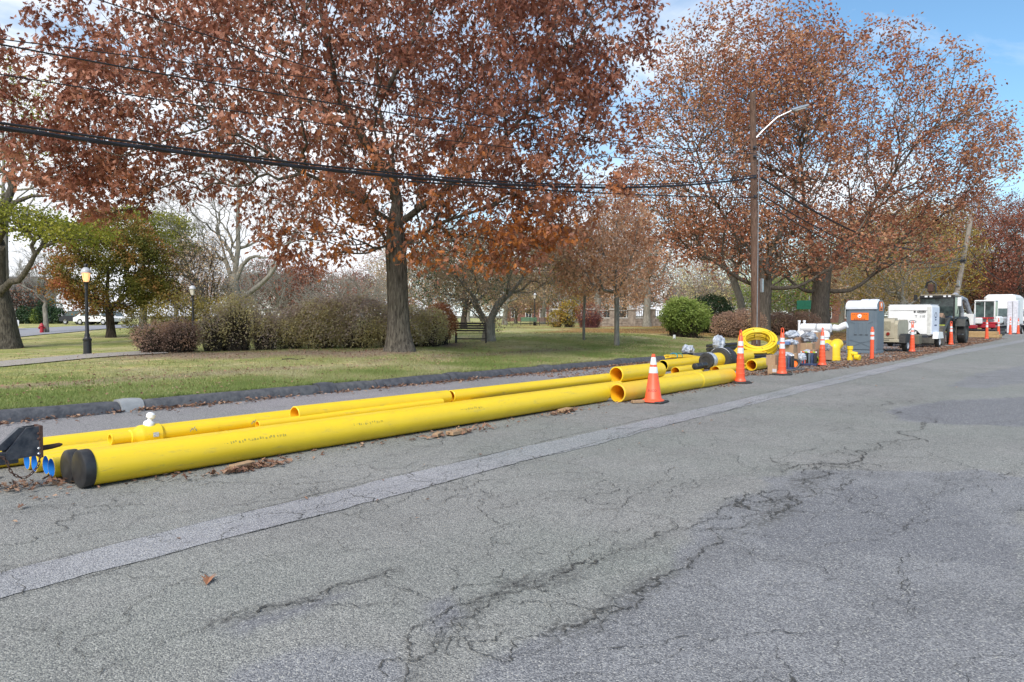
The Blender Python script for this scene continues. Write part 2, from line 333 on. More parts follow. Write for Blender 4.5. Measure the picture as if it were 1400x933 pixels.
# cracks: ragged ribbons of dark dirt-filled gap
CV = []; CF = []
def crack(pts, wd=.012, rough=.10, step=.035, br=.0, seed=0):
    r_ = np.random.default_rng(seed); p = np.array(pts, float)
    while np.max(np.hypot(*(p[1:]-p[:-1]).T)) > step and len(p) < 3000:
        d = p[1:]-p[:-1]; ln = np.hypot(*d.T)[:, None]; mid = (p[1:]+p[:-1])/2+np.stack([-d[:, 1], d[:, 0]], 1)*r_.normal(0, rough, (len(d), 1))
        q = np.empty((len(p)*2-1, 2)); q[::2] = p; q[1::2] = mid; p = q
    d = np.gradient(p, axis=0); d /= np.hypot(*d.T)[:, None]+1e-9; nrm = np.stack([-d[:, 1], d[:, 0]], 1); n = len(p)
    wv = wd*np.clip(r_.normal(.6, .45, n), .12, 2)*np.clip(fbm(p[:, 0], p[:, 1], .5, seed)*2.4-.45, .12, 1.5); wv[0] = wv[-1] = .001
    a = p+nrm*wv[:, None]/2; b = p-nrm*wv[:, None]/2; base = sum(len(x) for x in CV)
    for q in (a, b): CV.append(np.column_stack([q, zr(q[:, 0], q[:, 1])+.0085]))
    i = np.arange(n-1); CF.append(np.stack([i, i+1, i+1+n, i+n], 1)+base)
    if br > 0:
        for k in range(int(br*np.hypot(*(p[-1]-p[0])))):
            s = p[r_.integers(0, n)]; a_ = r_.random()*6.28; l_ = r_.uniform(.15, .7); crack([s, s+l_*np.array([math.cos(a_), math.sin(a_)])], wd*.55, .16, step, 0, seed*31+k+1)
CR = [([(700, 800), (730, 785), (770, 780), (800, 767), (845, 755), (890, 737), (925, 725), (920, 710), (865, 695), (805, 682)], .022, 2),
      ([(765, 865), (810, 837), (865, 810), (900, 800), (925, 780), (960, 755), (990, 740), (1020, 715), (1050, 702), (1080, 695), (1110, 670), (1150, 652)], .03, 3),
      ([(1000, 685), (1025, 695), (1050, 680), (1080, 670), (1100, 655), (1135, 645)], .045, 6), ([(1003, 692), (1040, 700), (1075, 690), (1100, 672), (1125, 660)], .045, 6),
      ([(1070, 645), (1100, 635), (1150, 635), (1180, 625), (1225, 605), (1255, 590), (1280, 575), (1315, 552)], .045, 3),
      ([(1050, 655), (1110, 640), (1165, 640), (1195, 618)], .03, 4),
      ([(135, 925), (165, 905), (225, 882), (280, 862), (320, 842), (390, 830), (440, 812), (480, 800), (540, 780)], .022, 1.5), ([(350, 841), (400, 826), (450, 807), (500, 795)], .03, 1),
      ([(530, 925), (555, 905), (590, 895), (640, 880), (700, 862)], .03, 4), ([(575, 865), (610, 840), (650, 825), (700, 803), (760, 788), (830, 764)], .035, 5), ([(600, 885), (650, 835), (690, 815)], .03, 5),
      ([(550, 805), (600, 820), (645, 825)], .014, 1), ([(0, 745), (75, 730), (120, 700), (180, 690), (260, 700)], .02, 2), ([(0, 700), (60, 690), (150, 705)], .015, 2),
      ([(100, 735), (220, 705), (330, 690), (430, 668)], .014, 2), ([(480, 660), (560, 640), (700, 612)], .012, 1), ([(1240, 660), (1200, 700), (1260, 740)], .008, .3), ([(1360, 690), (1420, 700)], .03, 5),
      ([(930, 725), (980, 700), (1000, 690)], .03, 5), ([(640, 880), (700, 905), (760, 868)], .02, 3)]
for k, (q, wd, br) in enumerate(CR): crack(px_poly(q), wd*.42, .20, .035, br, 100+k)
for k in range(420):                 # the web of hairline cracks
    u0, v0 = rng.uniform(1, 24), rng.uniform(.8, 7.2); ang = rng.choice([0, 1.57], p=[.7, .3])+rng.normal(0, .25); l_ = rng.uniform(.6, 4)
    pts = [(u0, v0)]; a_ = ang
    for _ in range(5): a_ += rng.normal(0, .35); pts.append((pts[-1][0]+math.cos(a_)*l_/5, pts[-1][1]+math.sin(a_)*l_/5))
    crack(pts, rng.uniform(.003, .007), .17, .05, .5, 500+k)
for k, q in enumerate((up, lo)): crack([(a, b+(.01 if k == 0 else -.01)) for a, b in sorted(q)], .014, .012, .06, .3, 900+k)
link('road_crack', npmesh('road_crack', np.concatenate(CV), np.concatenate(CF)), mat('crack_dirt', (.035, .034, .033), 1, (.10, .095, .085), 30), kind='structure')
# --- lawn
gu = np.concatenate([-60+.5*np.arange(0, 100), -10+.3*np.arange(0, 190), 47+1.2*np.arange(0, 130)]); gv = np.concatenate([[13.12], 13.2+.3*np.arange(0, 60), 31.2+1.5*np.arange(0, 140)])
DIRT = [(PL(*q)[0:2], r_) for q, r_ in (((230, 486), 2.6), ((300, 486), 2.4), ((420, 482), 2.2), ((480, 482), 2.2), ((590, 472), 1.8), ((545, 484), .8))]
def a_dirt(U, V):
    m = np.zeros(U.shape)
    for (a, b), r_ in DIRT: m = np.maximum(m, sm(1.3-np.hypot(U-a, (V-b))/r_+(fbm(U, V, 1.2, 77)-.5)*1.1))
    strip = sm(1-np.abs(V-16.6-1.2*fbm(U, V, 9, 4))/1.1)*sm((fbm(U, V, 2.6, 15)-.42)/.14)
    return np.maximum(m, strip*.8)
def a_litter(U, V):                 # belt of brown leaves under the far oaks
    x = (U*RT[0]+V*RT[1]); y = U*FW[0]+V*FW[1]
    return sm((y-38)/6)*sm((x+1)/4)*sm((85-y)/10)*sm((fbm(U, V, 6, 33)-.25)/.3)
lm = bpy.data.materials.new('lawn'); lm.use_nodes = True; t = lm.node_tree; b = t.nodes['Principled BSDF']; b.inputs['Roughness'].default_value = .95; b.inputs['Specular IOR Level'].default_value = .1
def nz_(s, d=5, v=None):
    n = N(t, 'ShaderNodeTexNoise'); n.inputs['Scale'].default_value = s; n.inputs['Detail'].default_value = d; n.inputs['Roughness'].default_value = .65; L(t, gpos, n.inputs['Vector']); return n.outputs['Fac']
def ramp(x, *st):
    r_ = N(t, 'ShaderNodeValToRGB'); e = r_.color_ramp.elements
    while len(e) < len(st): e.new(.5)
    for i, (p_, c_) in enumerate(st): e[i].position = p_; e[i].color = (*c_, 1)
    L(t, x, r_.inputs[0]); return r_.outputs[0]
def mx_(f, A, B, typ='MIX'):
    n = N(t, 'ShaderNodeMix', data_type='RGBA', blend_type=typ)
    for s_, q in (('Factor', f), ('A', A), ('B', B)):
        if isinstance(q, (int, float)): n.inputs[s_].default_value = q
        else: L(t, q, n.inputs[s_])
    return n.outputs['Result']
gpos = N(t, 'ShaderNodeNewGeometry').outputs['Position']
c = ramp(nz_(.33, 6), (.36, (.26, .29, .10)), (.50, (.34, .34, .15)), (.62, (.44, .39, .24)))
c = mx_(.75, c, ramp(nz_(1.7, 7), (.38, (.62, .72, .50)), (.5, (.95, 1.0, .9)), (.62, (1.45, 1.25, 1.2))), 'MULTIPLY')
c = mx_(.9, c, ramp(nz_(24, 6), (.3, (.40, .45, .35)), (.7, (1.6, 1.5, 1.5))), 'MULTIPLY')
dl = ramp(nz_(14, 6), (.35, (.16, .11, .07)), (.62, (.36, .29, .21)))
c = mx_(N(t, 'ShaderNodeAttribute', attribute_name='dirt').outputs['Fac'], c, dl)
ll = ramp(nz_(9, 6), (.40, (.17, .16, .05)), (.55, (.36, .19, .07)), (.7, (.42, .26, .12)))
c = mx_(N(t, 'ShaderNodeAttribute', attribute_name='litter').outputs['Fac'], c, ll); L(t, c, b.inputs['Base Color'])
bp = N(t, 'ShaderNodeBump'); bp.inputs['Distance'].default_value = .04; L(t, nz_(26, 6), bp.inputs['Height']); L(t, bp.outputs[0], b.inputs['Normal'])
link('lawn', grid_mesh('lawn', gu, gv, HL, {'dirt': a_dirt, 'litter': a_litter}), lm, kind='structure')
# --- kerb: dark rounded stones, one paler block
kerb = bpy.data.objects.new('kerb', None); col.objects.link(kerb); kerb['kind'] = 'structure'; kerb.location = (0, 12.78, 0)
MK = [mat('kerb_stone', (.045, .048, .058), .8, (.15, .15, .16), 7, .55, .012, 26), mat('kerb_stone_b', (.055, .057, .066), .8, (.17, .17, .17), 9, .55, .012, 22), mat('kerb_stone_pale', (.30, .31, .32), .8, (.22, .23, .24), 6, 1, .006, 40)]
def kerb_stone(u0, u1, m, h=.2, bulge=0.0):
    n = max(2, int((u1-u0)/.15)+1); V = []; prof = [(-.06, -.02), (-.045, .05), (-.02, .12), (.03, .175), (.10, .2), (.20, .198), (.28, .185), (.33, .05)]
    for a in range(n+1):
        u = u0+(u1-u0)*a/n; k = fbm(np.array([u]), np.array([3.]), .9, 12)[0]-.5; e = 1-(.06 if a in (0, n) else 0)
        for y, z in prof: V.append((u, (y-bulge*(.5 if y < .05 else 0)+k*.03)*1, (z*(h/.2)+k*.025)*e if z > 0 else z))
    m_ = len(prof); F = [(a*m_+q, a*m_+q+1, (a+1)*m_+q+1, (a+1)*m_+q) for a in range(n) for q in range(m_-1)]
    F = [f[::-1] for f in F]+[tuple(range(m_)), tuple(range((n+1)*m_-1, n*m_-1, -1))]
    MB().add(V, F).build('kerb_stone', m, kerb, smooth=50)
ends = [-14, -11, -8, -5.2, -2.4, .4, UV(165, 12.7)]
kp = UV(165, 12.7); kq = UV(197, 12.7)
bounds = [(-14, -11), (-11, -8), (-8, -5.2), (-5.2, -2.4), (-2.4, .4), (.4, kp)]
for a, b_ in bounds: kerb_stone(a+.012, b_-.012, MK[int(a*7) % 2], .185+.01*random.random())
kerb_stone(kp+.004, kq-.004, MK[2], .222, .03)
u = kq
for q in (437, 460, 515, 616, 636, 700, 745, 757, 800, 850, 863, 905, 940, 975, 1000, 1030):
    n_ = UV(q, 12.75); kerb_stone(u+.012, n_-.012, MK[int(q) % 2], .178+.03*(n_-u < .6)+.012*random.random(), .02*(n_-u < .6)); u = n_
while u < 140: kerb_stone(u+.012, u+2.5-.012, MK[int(u*3) % 2], .18+.015*random.random()); u += 2.5
# --- gravel path and the street beyond the park
def sheet(name, pts, m, lift, n=40, kind='structure', z=None):      # strip between two measured edges
    a, b_ = [np.array([PL(*q)[:2] for q in e]) for e in pts]
    def res(e, k):
        s = np.concatenate([[0], np.cumsum(np.hypot(*(e[1:]-e[:-1]).T))]); x = np.linspace(0, s[-1], k); return np.stack([np.interp(x, s, e[:, 0]), np.interp(x, s, e[:, 1])], 1)
    A, B = res(a, n), res(b_, n); c_ = np.linspace(0, 1, 8)[None, :, None]; G = A[:, None]*(1-c_)+B[:, None]*c_
    G = G+((fbm(G[..., 0], G[..., 1], .8, 3)-.5)*.5)[..., None]*np.array([FW])
    Z = HL(G[..., 0], G[..., 1])+lift if z is None else np.full(G.shape[:2], z)
    i = np.arange(n*8).reshape(n, 8); F = np.stack([i[:-1, :-1], i[1:, :-1], i[1:, 1:], i[:-1, 1:]], -1).reshape(-1, 4)
    return link(name, npmesh(name, np.dstack([G, Z]).reshape(-1, 3), F, True), m, kind=kind)
sheet('gravel_path', [[(-160, 509), (0, 503), (60, 497), (120, 491), (170, 487), (230, 484)], [(-160, 500), (0, 495), (60, 490), (120, 485), (175, 482), (230, 479)]], mat('gravel', (.42, .38, .34), .95, (.22, .20, .18), 30, 1, .01, 90), .03)
sheet('far_street', [[(-90, 467), (0, 463), (31, 461), (60, 458), (110, 453), (165, 449), (260, 447)], [(-90, 452), (0, 451), (31, 449.5), (60, 448.5), (110, 446.3), (165, 445), (260, 444)]], mat('street_asphalt', (.26, .26, .28), .8, (.21, .21, .23), 1), .04)
# --- grass blades on the near lawn, nobody could count them
def tri_blades(n, uvf, h0, h1, wd):
    u, v = uvf(n); z = HL(u, v); a = rng.random(len(u))*6.28; h = rng.uniform(h0, h1, len(u)); lean = rng.normal(0, .5, (len(u), 2))*h[:, None]
    b0 = np.stack([u-np.cos(a)*wd, v-np.sin(a)*wd, z-.005], 1); b1 = np.stack([u+np.cos(a)*wd, v+np.sin(a)*wd, z-.005], 1); tp = np.stack([u+lean[:, 0], v+lean[:, 1], z+h], 1)
    return np.stack([b0, b1, tp], 1).reshape(-1, 3), np.arange(len(u)*3).reshape(-1, 3)
def lawn_uv(n):
    u = rng.uniform(-2, 34, n*3); v = 13.08+rng.exponential(3.2, n*3); d = a_dirt(u, v); px = (u*RT[0]+v*RT[1])/(u*FW[0]+v*FW[1])
    k = (rng.random(n*3) > d*.93) & (np.abs(px) < .85) & (fbm(u, v, 1.3, 61) > rng.uniform(.15, .58, n*3)); return u[k][:n], v[k][:n]
V, F = tri_blades(190000, lawn_uv, .03, .075, .006)
V2, F2 = tri_blades(16000, lambda n: (lambda u: (u, 13.03+np.abs(rng.normal(0, .05, n))))(np.sort(rng.uniform(-2, 40, n))[fbm(np.sort(rng.uniform(-2, 40, n)), np.zeros(n), .5, 3) > -1]), .05, .12, .008)
k_ = np.repeat(fbm(V2[::3, 0], V2[::3, 1]*0, .6, 21) > .47, 3); V2 = V2[k_]; F2 = np.arange(len(V2)).reshape(-1, 3)+len(V); V = np.concatenate([V, V2]); F = np.concatenate([F, F2])
x = V[::3]; ti = np.clip(fbm(x[:, 0], x[:, 1], 2.0, 90)*1.8-.5+rng.normal(0, .13, len(F)), 0, 1)
link('grass', npmesh('grass', V, F, False, ti), leafmat('grass_blade', [(.19, .25, .07), (.27, .31, .11), (.38, .37, .18), (.50, .45, .28)], .3), kind='stuff')
# ================================================================== TREES AND SHRUBS
OAKLEAF = None
def leaf_tpl(kind):
    if kind == 'oak':               # deep lobes either side of a midrib, slightly folded
        V = [(0, 0, 0), (0, .22, .0), (0, .42, .0), (0, .62, 0), (0, .82, 0), (.2, .34, .06), (-.2, .34, .06), (.33, .60, .1), (-.33, .60, .1), (.24, .85, .08), (-.24, .85, .08), (.05, 1.02, -.03), (-.05, 1.02, -.03), (.015, -.2, 0)]
        F = [(0, 5, 2), (0, 2, 6), (1, 7, 3), (1, 3, 8), (2, 9, 4), (2, 4, 10), (3, 11, 12), (0, 13, 1)]
    elif kind == 'tri2':
        V = [(0, 0, 0), (.30, .5, .08), (0, 1, -.02), (-.30, .5, .08)]; F = [(0, 1, 2), (0, 2, 3)]
    else:
        V = [(0, 0, 0), (.42, .35, .1), (0, 1, 0), (-.42, .35, .1)]; F = [(0, 1, 2), (0, 2, 3)]
    return np.array(V, float), np.array(F)
def leaves_mesh(name, pos, size, kind, tint, droop=.55, r_=None):
    r_ = r_ or rng; n = len(pos); T, F = leaf_tpl(kind); s = size*r_.uniform(.6, 1.15, n)
    y = r_.normal(0, 1, (n, 3)); y[:, 2] = y[:, 2]*.6-droop*1.6; y /= np.linalg.norm(y, axis=1)[:, None]
    q = r_.normal(0, 1, (n, 3)); x = np.cross(y, q); x /= np.linalg.norm(x, axis=1)[:, None]+1e-9; z = np.cross(x, y)
    V = pos[:, None]+s[:, None, None]*(T[None, :, 0:1]*x[:, None]+T[None, :, 1:2]*y[:, None]+T[None, :, 2:3]*z[:, None]*r_.uniform(-1, 2.2, (n, 1, 1)))
    FF = F[None]+np.arange(n)[:, None, None]*len(T); return npmesh(name, V.reshape(-1, 3), FF.reshape(-1, 3), False, np.repeat(tint, len(F)))
FLOOR = {}; BELOW = [.8]
def skeleton(trunk, free, attr, alpha=.35, seg=.45, wig=.12, up=.25, r_=None, crown0=None, limbs=()):
    """trunk: list of points; branches may leave it from index `free` on; attr: targets"""
    r_ = r_ or rng; cap = len(trunk)+len(attr)*14+100
    X = np.zeros((cap, 3)); D = np.zeros((cap, 3)); PL_ = np.zeros(cap); PA = np.full(cap, -1, int); n = 0; FLOOR.clear()
    tr = np.array(trunk, float)
    for i, p in enumerate(tr):
        X[n] = p; d = tr[min(i+1, len(tr)-1)]-tr[max(i-1, 0)]; D[n] = d/np.linalg.norm(d); PA[n] = n-1
        PL_[n] = 0 if i == 0 else PL_[n-1]+np.linalg.norm(tr[i]-tr[i-1]); n += 1
    for li, (i0, pts, r0) in enumerate(limbs):    # measured main limbs
        q = [X[i0]]+[np.array(x_) for x_ in pts]; pa = i0
        for a_ in range(len(q)-1):
            for s_ in (.34, .67, 1.0):
                p0, p1, p2, p3 = q[max(a_-1, 0)], q[a_], q[a_+1], q[min(a_+2, len(q)-1)]
                h = .5*(2*p1+(p2-p0)*s_+(2*p0-5*p1+4*p2-p3)*s_**2+(3*p1-p0-3*p2+p3)*s_**3)+r_.normal(0, .03, 3)
                X[n] = h; g = h-X[pa]; gl = np.linalg.norm(g)+1e-9; D[n] = g/gl; PL_[n] = PL_[pa]+gl*.6; PA[n] = pa; FLOOR[n] = r0*(1-.75*((a_+s_)/(len(q)-1))); pa = n; n += 1
    start = free; c0 = tr[free] if crown0 is None else np.array(crown0)
    attr = attr[np.argsort(np.linalg.norm(attr-c0, axis=1)+r_.normal(0, .4, len(attr)))]
    for p in attr:
        v = p-X[start:n]; d = np.linalg.norm(v, axis=1); ca = (v*D[start:n]).sum(1)/(d+1e-6)
        hor = np.linalg.norm(v[:, :2], axis=1); below = np.maximum(-v[:, 2]-.15*hor, 0)
        cost = d*(1+.55*(1-ca))+alpha*PL_[start:n]+below*BELOW[0]; j = start+int(np.argmin(cost)); dd = d[j-start]
        if dd < .12: continue
        m = max(1, min(12, int(math.ceil(dd/seg)))); dirn = (p-X[j])/dd; t0 = (D[j]*.45+dirn*.75)*dd; t1 = dirn+np.array([0, 0, up]); t1 = t1/np.linalg.norm(t1)*dd; pa = j
        for k in range(1, m+1):
            s = k/m; h = (2*s**3-3*s**2+1)*X[j]+(s**3-2*s**2+s)*t0+(-2*s**3+3*s**2)*p+(s**3-s**2)*t1
            if k < m: h = h+r_.normal(0, wig*seg, 3)
            if n >= cap: break
            X[n] = h; q = h-X[pa]; ql = np.linalg.norm(q)+1e-9; D[n] = q/ql; PL_[n] = PL_[pa]+ql; PA[n] = pa; pa = n; n += 1
    return X[:n].copy(), PA[:n].copy(), D[:n].copy()
def radii(PA, rbase, rtip=.006):
    n = len(PA); kids = np.bincount(PA[PA >= 0], minlength=n); tips = kids == 0; nt_ = max(2, tips.sum()); e = math.log(nt_)/math.log(rbase/rtip)
    a = np.where(tips, rtip**e, 0.0)
    for i in range(n-1, 0, -1):
        if PA[i] >= 0: a[PA[i]] += a[i]
    return a**(1/e), tips
def tube_mesh(name, X, PA, D, Rr, sel, sides, flare=None, rough=0.0, r_=None):
    n = len(PA); best = {}
    ordr = np.argsort(-Rr)
    main = np.zeros(n, bool); seen = set()
    for i in ordr:
        p = PA[i]
        if p >= 0 and p not in seen: seen.add(p); main[i] = True
    idx = np.where(sel & (PA >= 0))[0]; pi = PA[idx]
    DS = D.copy()
    kid = np.full(n, -1); kid[PA[main]] = np.where(main)[0]
    has = kid >= 0; DS[has] = D[has]+D[kid[has]]; DS /= np.linalg.norm(DS, axis=1)[:, None]+1e-9
    m = main[idx]; d0 = np.where(m[:, None], DS[pi], D[idx]); r0 = np.where(m, Rr[pi], np.minimum(Rr[idx]*1.25, Rr[pi])); d1 = DS[idx]; r1 = Rr[idx]
    def ring(c, d, r):
        ref = np.array([.31, .87, .38]); a = np.cross(d, ref); a /= np.linalg.norm(a, axis=1)[:, None]+1e-9; b = np.cross(d, a); t_ = np.arange(sides)*2*math.pi/sides
        rr = r[:, None]*np.ones(sides)
        if rough: rr = rr*(1+rough*np.sin(t_*3+1)[None]*np.minimum(1, r[:, None]*3)+rough*.7*np.sin(t_*5+2.2)[None])
        return c[:, None]+rr[..., None]*(np.cos(t_)[None, :, None]*a[:, None]+np.sin(t_)[None, :, None]*b[:, None])
    A = ring(X[pi], d0, r0); B = ring(X[idx], d1, r1); V = np.concatenate([A, B], 1).reshape(-1, 3)
    k = np.arange(sides); q = np.stack([k, (k+1) % sides, (k+1) % sides+sides, k+sides], 1); F = q[None]+np.arange(len(idx))[:, None, None]*2*sides
    return npmesh(name, V, F.reshape(-1, 4), True)
def ells(n, E, r_, shell=.6, zmin=None):  # targets in ellipsoids (right, ahead, up, three radii, weight), seen from the street
    w_ = np.array([e[6] if len(e) > 6 else e[3]*e[4]*e[5] for e in E], float); w_ /= w_.sum(); out = []
    for e, c_ in zip(E, r_.multinomial(n, w_)):
        d = r_.normal(0, 1, (c_, 3)); d /= np.linalg.norm(d, axis=1)[:, None]; rad = r_.random(c_)**(1/3)*(1-shell)+shell*r_.random(c_)**.18
        q = d*rad[:, None]*np.array(e[3:6])+np.array(e[:3]); out.append(q)
    q = np.concatenate(out)
    if zmin is not None: q = q[q[:, 2] > zmin]
    return np.column_stack([q[:, 0]*RT[0]+q[:, 1]*FW[0], q[:, 0]*RT[1]+q[:, 1]*FW[1], q[:, 2]])
def rf(p): return np.array([p[0]*RT[0]+p[1]*FW[0], p[0]*RT[1]+p[1]*FW[1], p[2]])
def tree(name, label, cat, loc, trunk, free, E, nattr, rbase, bark, leaf=None, nleaf=0, lsize=.15, kind='tri2', alpha=.35, seg=.45, wig=.12, up=.25, shell=.6, spread=.28, droop=.55, seed=1, group=None,
         rtip=.006, tintf=None, flare=1.5, leafr=.03, extra=None, zmin=None, rough=.06, twigs=0, twl=.6, thick=.045, limbs=(), clump=0):
    r_ = np.random.default_rng(seed); top = thing(name, label, cat, loc, 0, group)
    A = ells(nattr, E, r_, shell, zmin)
    tr = [rf(p) for p in trunk]
    X, PA, D = skeleton(tr, free, A, alpha, seg, wig, up, r_, None, [(i0, [rf(x_) for x_ in pts], r0) for i0, pts, r0 in limbs])
    if twigs:                       # fine end twigs
        rr0, tips0 = radii(PA, rbase, rtip); c_ = np.where(rr0 < .03)[0]; s = r_.choice(c_, twigs); d = D[s]+r_.normal(0, .55, (twigs, 3))+np.array([0, 0, .15]); d /= np.linalg.norm(d, axis=1)[:, None]; ln = twl*r_.uniform(.4, 1.2, (twigs, 1))
        X2 = X[s]+d*ln*.5+r_.normal(0, .03, (twigs, 3)); X3 = X[s]+d*ln+r_.normal(0, .05, (twigs, 3)); n0 = len(X)
        X = np.concatenate([X, X2, X3]); D = np.concatenate([D, d, d]); PA = np.concatenate([PA, s, n0+np.arange(twigs)])
    if twigs:
        Rr = np.concatenate([rr0, np.full(twigs, rtip*.7), np.full(twigs, rtip*.45)]); tips = np.concatenate([tips0, np.zeros(twigs, bool), np.ones(twigs, bool)])
    else: Rr, tips = radii(PA, rbase, rtip)
    if FLOOR:
        for i_, f_ in FLOOR.items(): Rr[i_] = f_
        for i_ in range(len(tr), len(PA)):
            if i_ not in FLOOR: Rr[i_] = min(Rr[i_], Rr[PA[i_]]*.93)
    nt_ = len(tr); base_z = X[:nt_, 2]; Rr[:nt_] = Rr[:nt_]*(1+(flare-1)*np.exp(-np.maximum(base_z, 0)/(rbase*1.1)))
    big = Rr > thick
    link('trunk', tube_mesh('trunk', X, PA, D, Rr, big, 14 if rbase > .2 else 8, rough=rough), bark, top)
    link('branches', tube_mesh('branches', X, PA, D, Rr, ~big, 4 if len(X) < 14000 else 3), bark, top)
    if leaf is not None and nleaf:
        thin = np.where(Rr < leafr)[0]; wgt = np.where(tips[thin], 3.0, 1.0); s = r_.choice(thin, nleaf, p=wgt/wgt.sum())
        if clump:
            w2 = np.clip((fbm(X[thin, 0]+X[thin, 2]*.8, X[thin, 1]-X[thin, 2]*.5, clump, seed+3)-.34)*4, .06, 1); wgt = wgt*w2; s = r_.choice(thin, nleaf, p=wgt/wgt.sum())
        pos = X[s]+D[s]*r_.uniform(-.05, .2, (nleaf, 1))+r_.normal(0, spread, (nleaf, 3))*np.array([1, 1, .8])
        cl = fbm(pos[:, 0]+pos[:, 2]*.7, pos[:, 1]-pos[:, 2]*.4, 1.1, seed); ti = np.clip((cl-.5)*1.5+.5+r_.normal(0, .17, nleaf), 0, 1)
        if tintf: ti = np.clip(tintf(pos, ti, r_), 0, 1)
        link('crown', leaves_mesh('crown', pos, lsize, kind, ti, droop, r_), leaf, top, kind='stuff')
    return top
B_OAK = barkmat('oak_bark', (.19, .165, .135), (.055, .047, .04), .035); B_GREY = barkmat('grey_bark', (.35, .33, .29), (.17, .155, .13), .02); B_FOAK = barkmat('far_oak_bark', (.20, .17, .14), (.085, .07, .06), .03)
B_DARK = barkmat('dark_bark', (.10, .08, .065), (.03, .026, .022), .03); B_PALE = barkmat('pale_bark', (.34, .32, .28), (.18, .165, .145), .012)
L_OAK = leafmat('oak_leaf', [(.155, .055, .036), (.25, .090, .055), (.36, .145, .090), (.52, .25, .165), (.50, .175, .055), (.56, .20, .045)], .3, .45)
L_OAK2 = leafmat('far_oak_leaf', [(.22, .080, .050), (.37, .145, .080), (.49, .235, .13), (.58, .34, .18)], .35)
L_TAN = leafmat('tan_leaf', [(.52, .25, .14), (.66, .37, .22), (.76, .50, .33), (.68, .36, .16)], .35)
L_YG = leafmat('yellow_green_leaf', [(.14, .17, .03), (.24, .26, .035), (.34, .34, .05), (.42, .36, .06)], .4)
L_MAPLE = leafmat('red_green_leaf', [(.10, .12, .025), (.19, .18, .035), (.38, .19, .06), (.40, .11, .065), (.46, .13, .07)], .4)
L_MIX = leafmat('mixed_autumn_leaf', [(.34, .29, .16), (.48, .36, .21), (.58, .38, .28), (.58, .47, .20)], .35)
L_RUST = leafmat('rust_leaf', [(.15, .05, .04), (.26, .09, .06), (.36, .14, .08), (.40, .20, .11)], .35)
L_GOLD = leafmat('gold_leaf', [(.16, .15, .05), (.30, .24, .06), (.46, .32, .05), (.42, .22, .08)], .4)
L_GREEN = leafmat('shrub_green_leaf', [(.07, .11, .025), (.15, .21, .045), (.25, .32, .07), (.38, .42, .14)], .3)
L_EVER = leafmat('evergreen_leaf', [(.02, .045, .02), (.035, .07, .03), (.06, .10, .04)], .15)
L_PRIVET = leafmat('privet_leaf', [(.38, .29, .26), (.50, .40, .34), (.50, .43, .24), (.58, .50, .22), (.66, .57, .30)], .3)
L_BARB = leafmat('barberry_leaf', [(.23, .15, .12), (.36, .24, .18), (.46, .29, .20), (.52, .33, .20)], .3)
L_ORANGE = leafmat('orange_leaf', [(.34, .14, .08), (.50, .22, .12), (.56, .30, .12)], .35)
def at(px, Y): u, v = AT(px, Y); return (u, v, hl(u, v)-.03)

# foreground oak
BELOW[0] = .35
def oak_tint(pos, ti, r_):          # the low inner leaves are still orange
    d = np.clip((7.2-pos[:, 2])/3.6, 0, 1)*np.clip(1.25-np.hypot(pos[:, 0], pos[:, 1])/9.5, 0, 1); return ti*.62+d*.85*r_.uniform(.3, 1, len(ti))
E = [(-.5, 0, 8.8, 8.2, 8.4, 4.6, 10), (0, -.3, 12.0, 7.8, 7.8, 4.6, 6.5), (.3, 0, 5.4, 6.6, 5.2, 2.2, 1.8), (-7.3, -1.6, 6.6, 3.1, 3.4, 2.1, .95), (-5.0, -3.4, 7.6, 4.0, 4.0, 2.3, .9), (5.6, -.2, 6.8, 2.6, 3.0, 2.9, 1.0), (2.6, -.6, 4.0, 3.6, 2.8, 1.3, 1.0), (-2.0, -.3, 4.1, 2.4, 2.4, 1.3, .6), (5.9, 0, 10.8, 3.0, 3.0, 2.4, .8), (-8.3, -.6, 10.6, 2.4, 2.6, 2.4, .6), (-8.0, -2.6, 4.9, 1.6, 1.8, 1.0, .35), (-9.4, -2.6, 7.4, 2.6, 2.6, 2.6, .8), (-9.2, -3.2, 5.6, 2.2, 2.0, 1.3, .35), (-2.8, -.5, 3.5, 1.6, 1.8, .8, .5), (2.4, -1.2, 3.2, 2.6, 1.8, .8, .6), (4.6, -1, 4.3, 2.0, 1.5, 1.0, .24)]
trk = [(0, 0, -.1), (0, 0, .25), (-.02, 0, .7), (-.04, 0, 1.5), (-.06, 0, 2.4), (-.1, 0, 3.3), (-.12, 0, 4.1), (-.05, .05, 4.9), (-.22, .05, 5.8), (-.42, 0, 6.8), (-.62, 0, 8), (-.72, .1, 9.2), (-.6, .1, 10.5), (-.5, 0, 12), (-.4, 0, 13.6)]
tree('oak_tree', 'big oak full of brown and orange leaves standing behind the long yellow pipes', 'tree', at(546, 24.0), trk, 5, E, 4800, .33, B_OAK, L_OAK, 74000, .21, 'oak', alpha=.30, seg=.42, wig=.16, up=.15,
     shell=.35, spread=.17, droop=.6, seed=11, rtip=.0055, tintf=oak_tint, flare=1.75, leafr=.012, rough=.07, clump=1.1,
     limbs=[(7, [(-.9, -.6, 6.6), (-1.7, -1.2, 8.3), (-2.1, -1.6, 10.4), (-2.3, -1.8, 12.5)], .13), (6, [(1.3, -.4, 5.0), (2.8, -.8, 6.2), (4.6, -1, 8.0), (6.2, -1, 10.4)], .12), (8, [(-1.7, .3, 7.4), (-3.6, .4, 8.6), (-5.6, 0, 10.6)], .11), (6, [(-1.2, -1.2, 4.9), (-3.2, -2.6, 5.8), (-5.4, -3.4, 7.2)], .09), (5, [(1.2, -.3, 4.1), (3, -.7, 4.6), (5, -.8, 5.6)], .08), (10, [(.8, -.4, 10.4), (2.4, -.7, 12.4)], .09)])

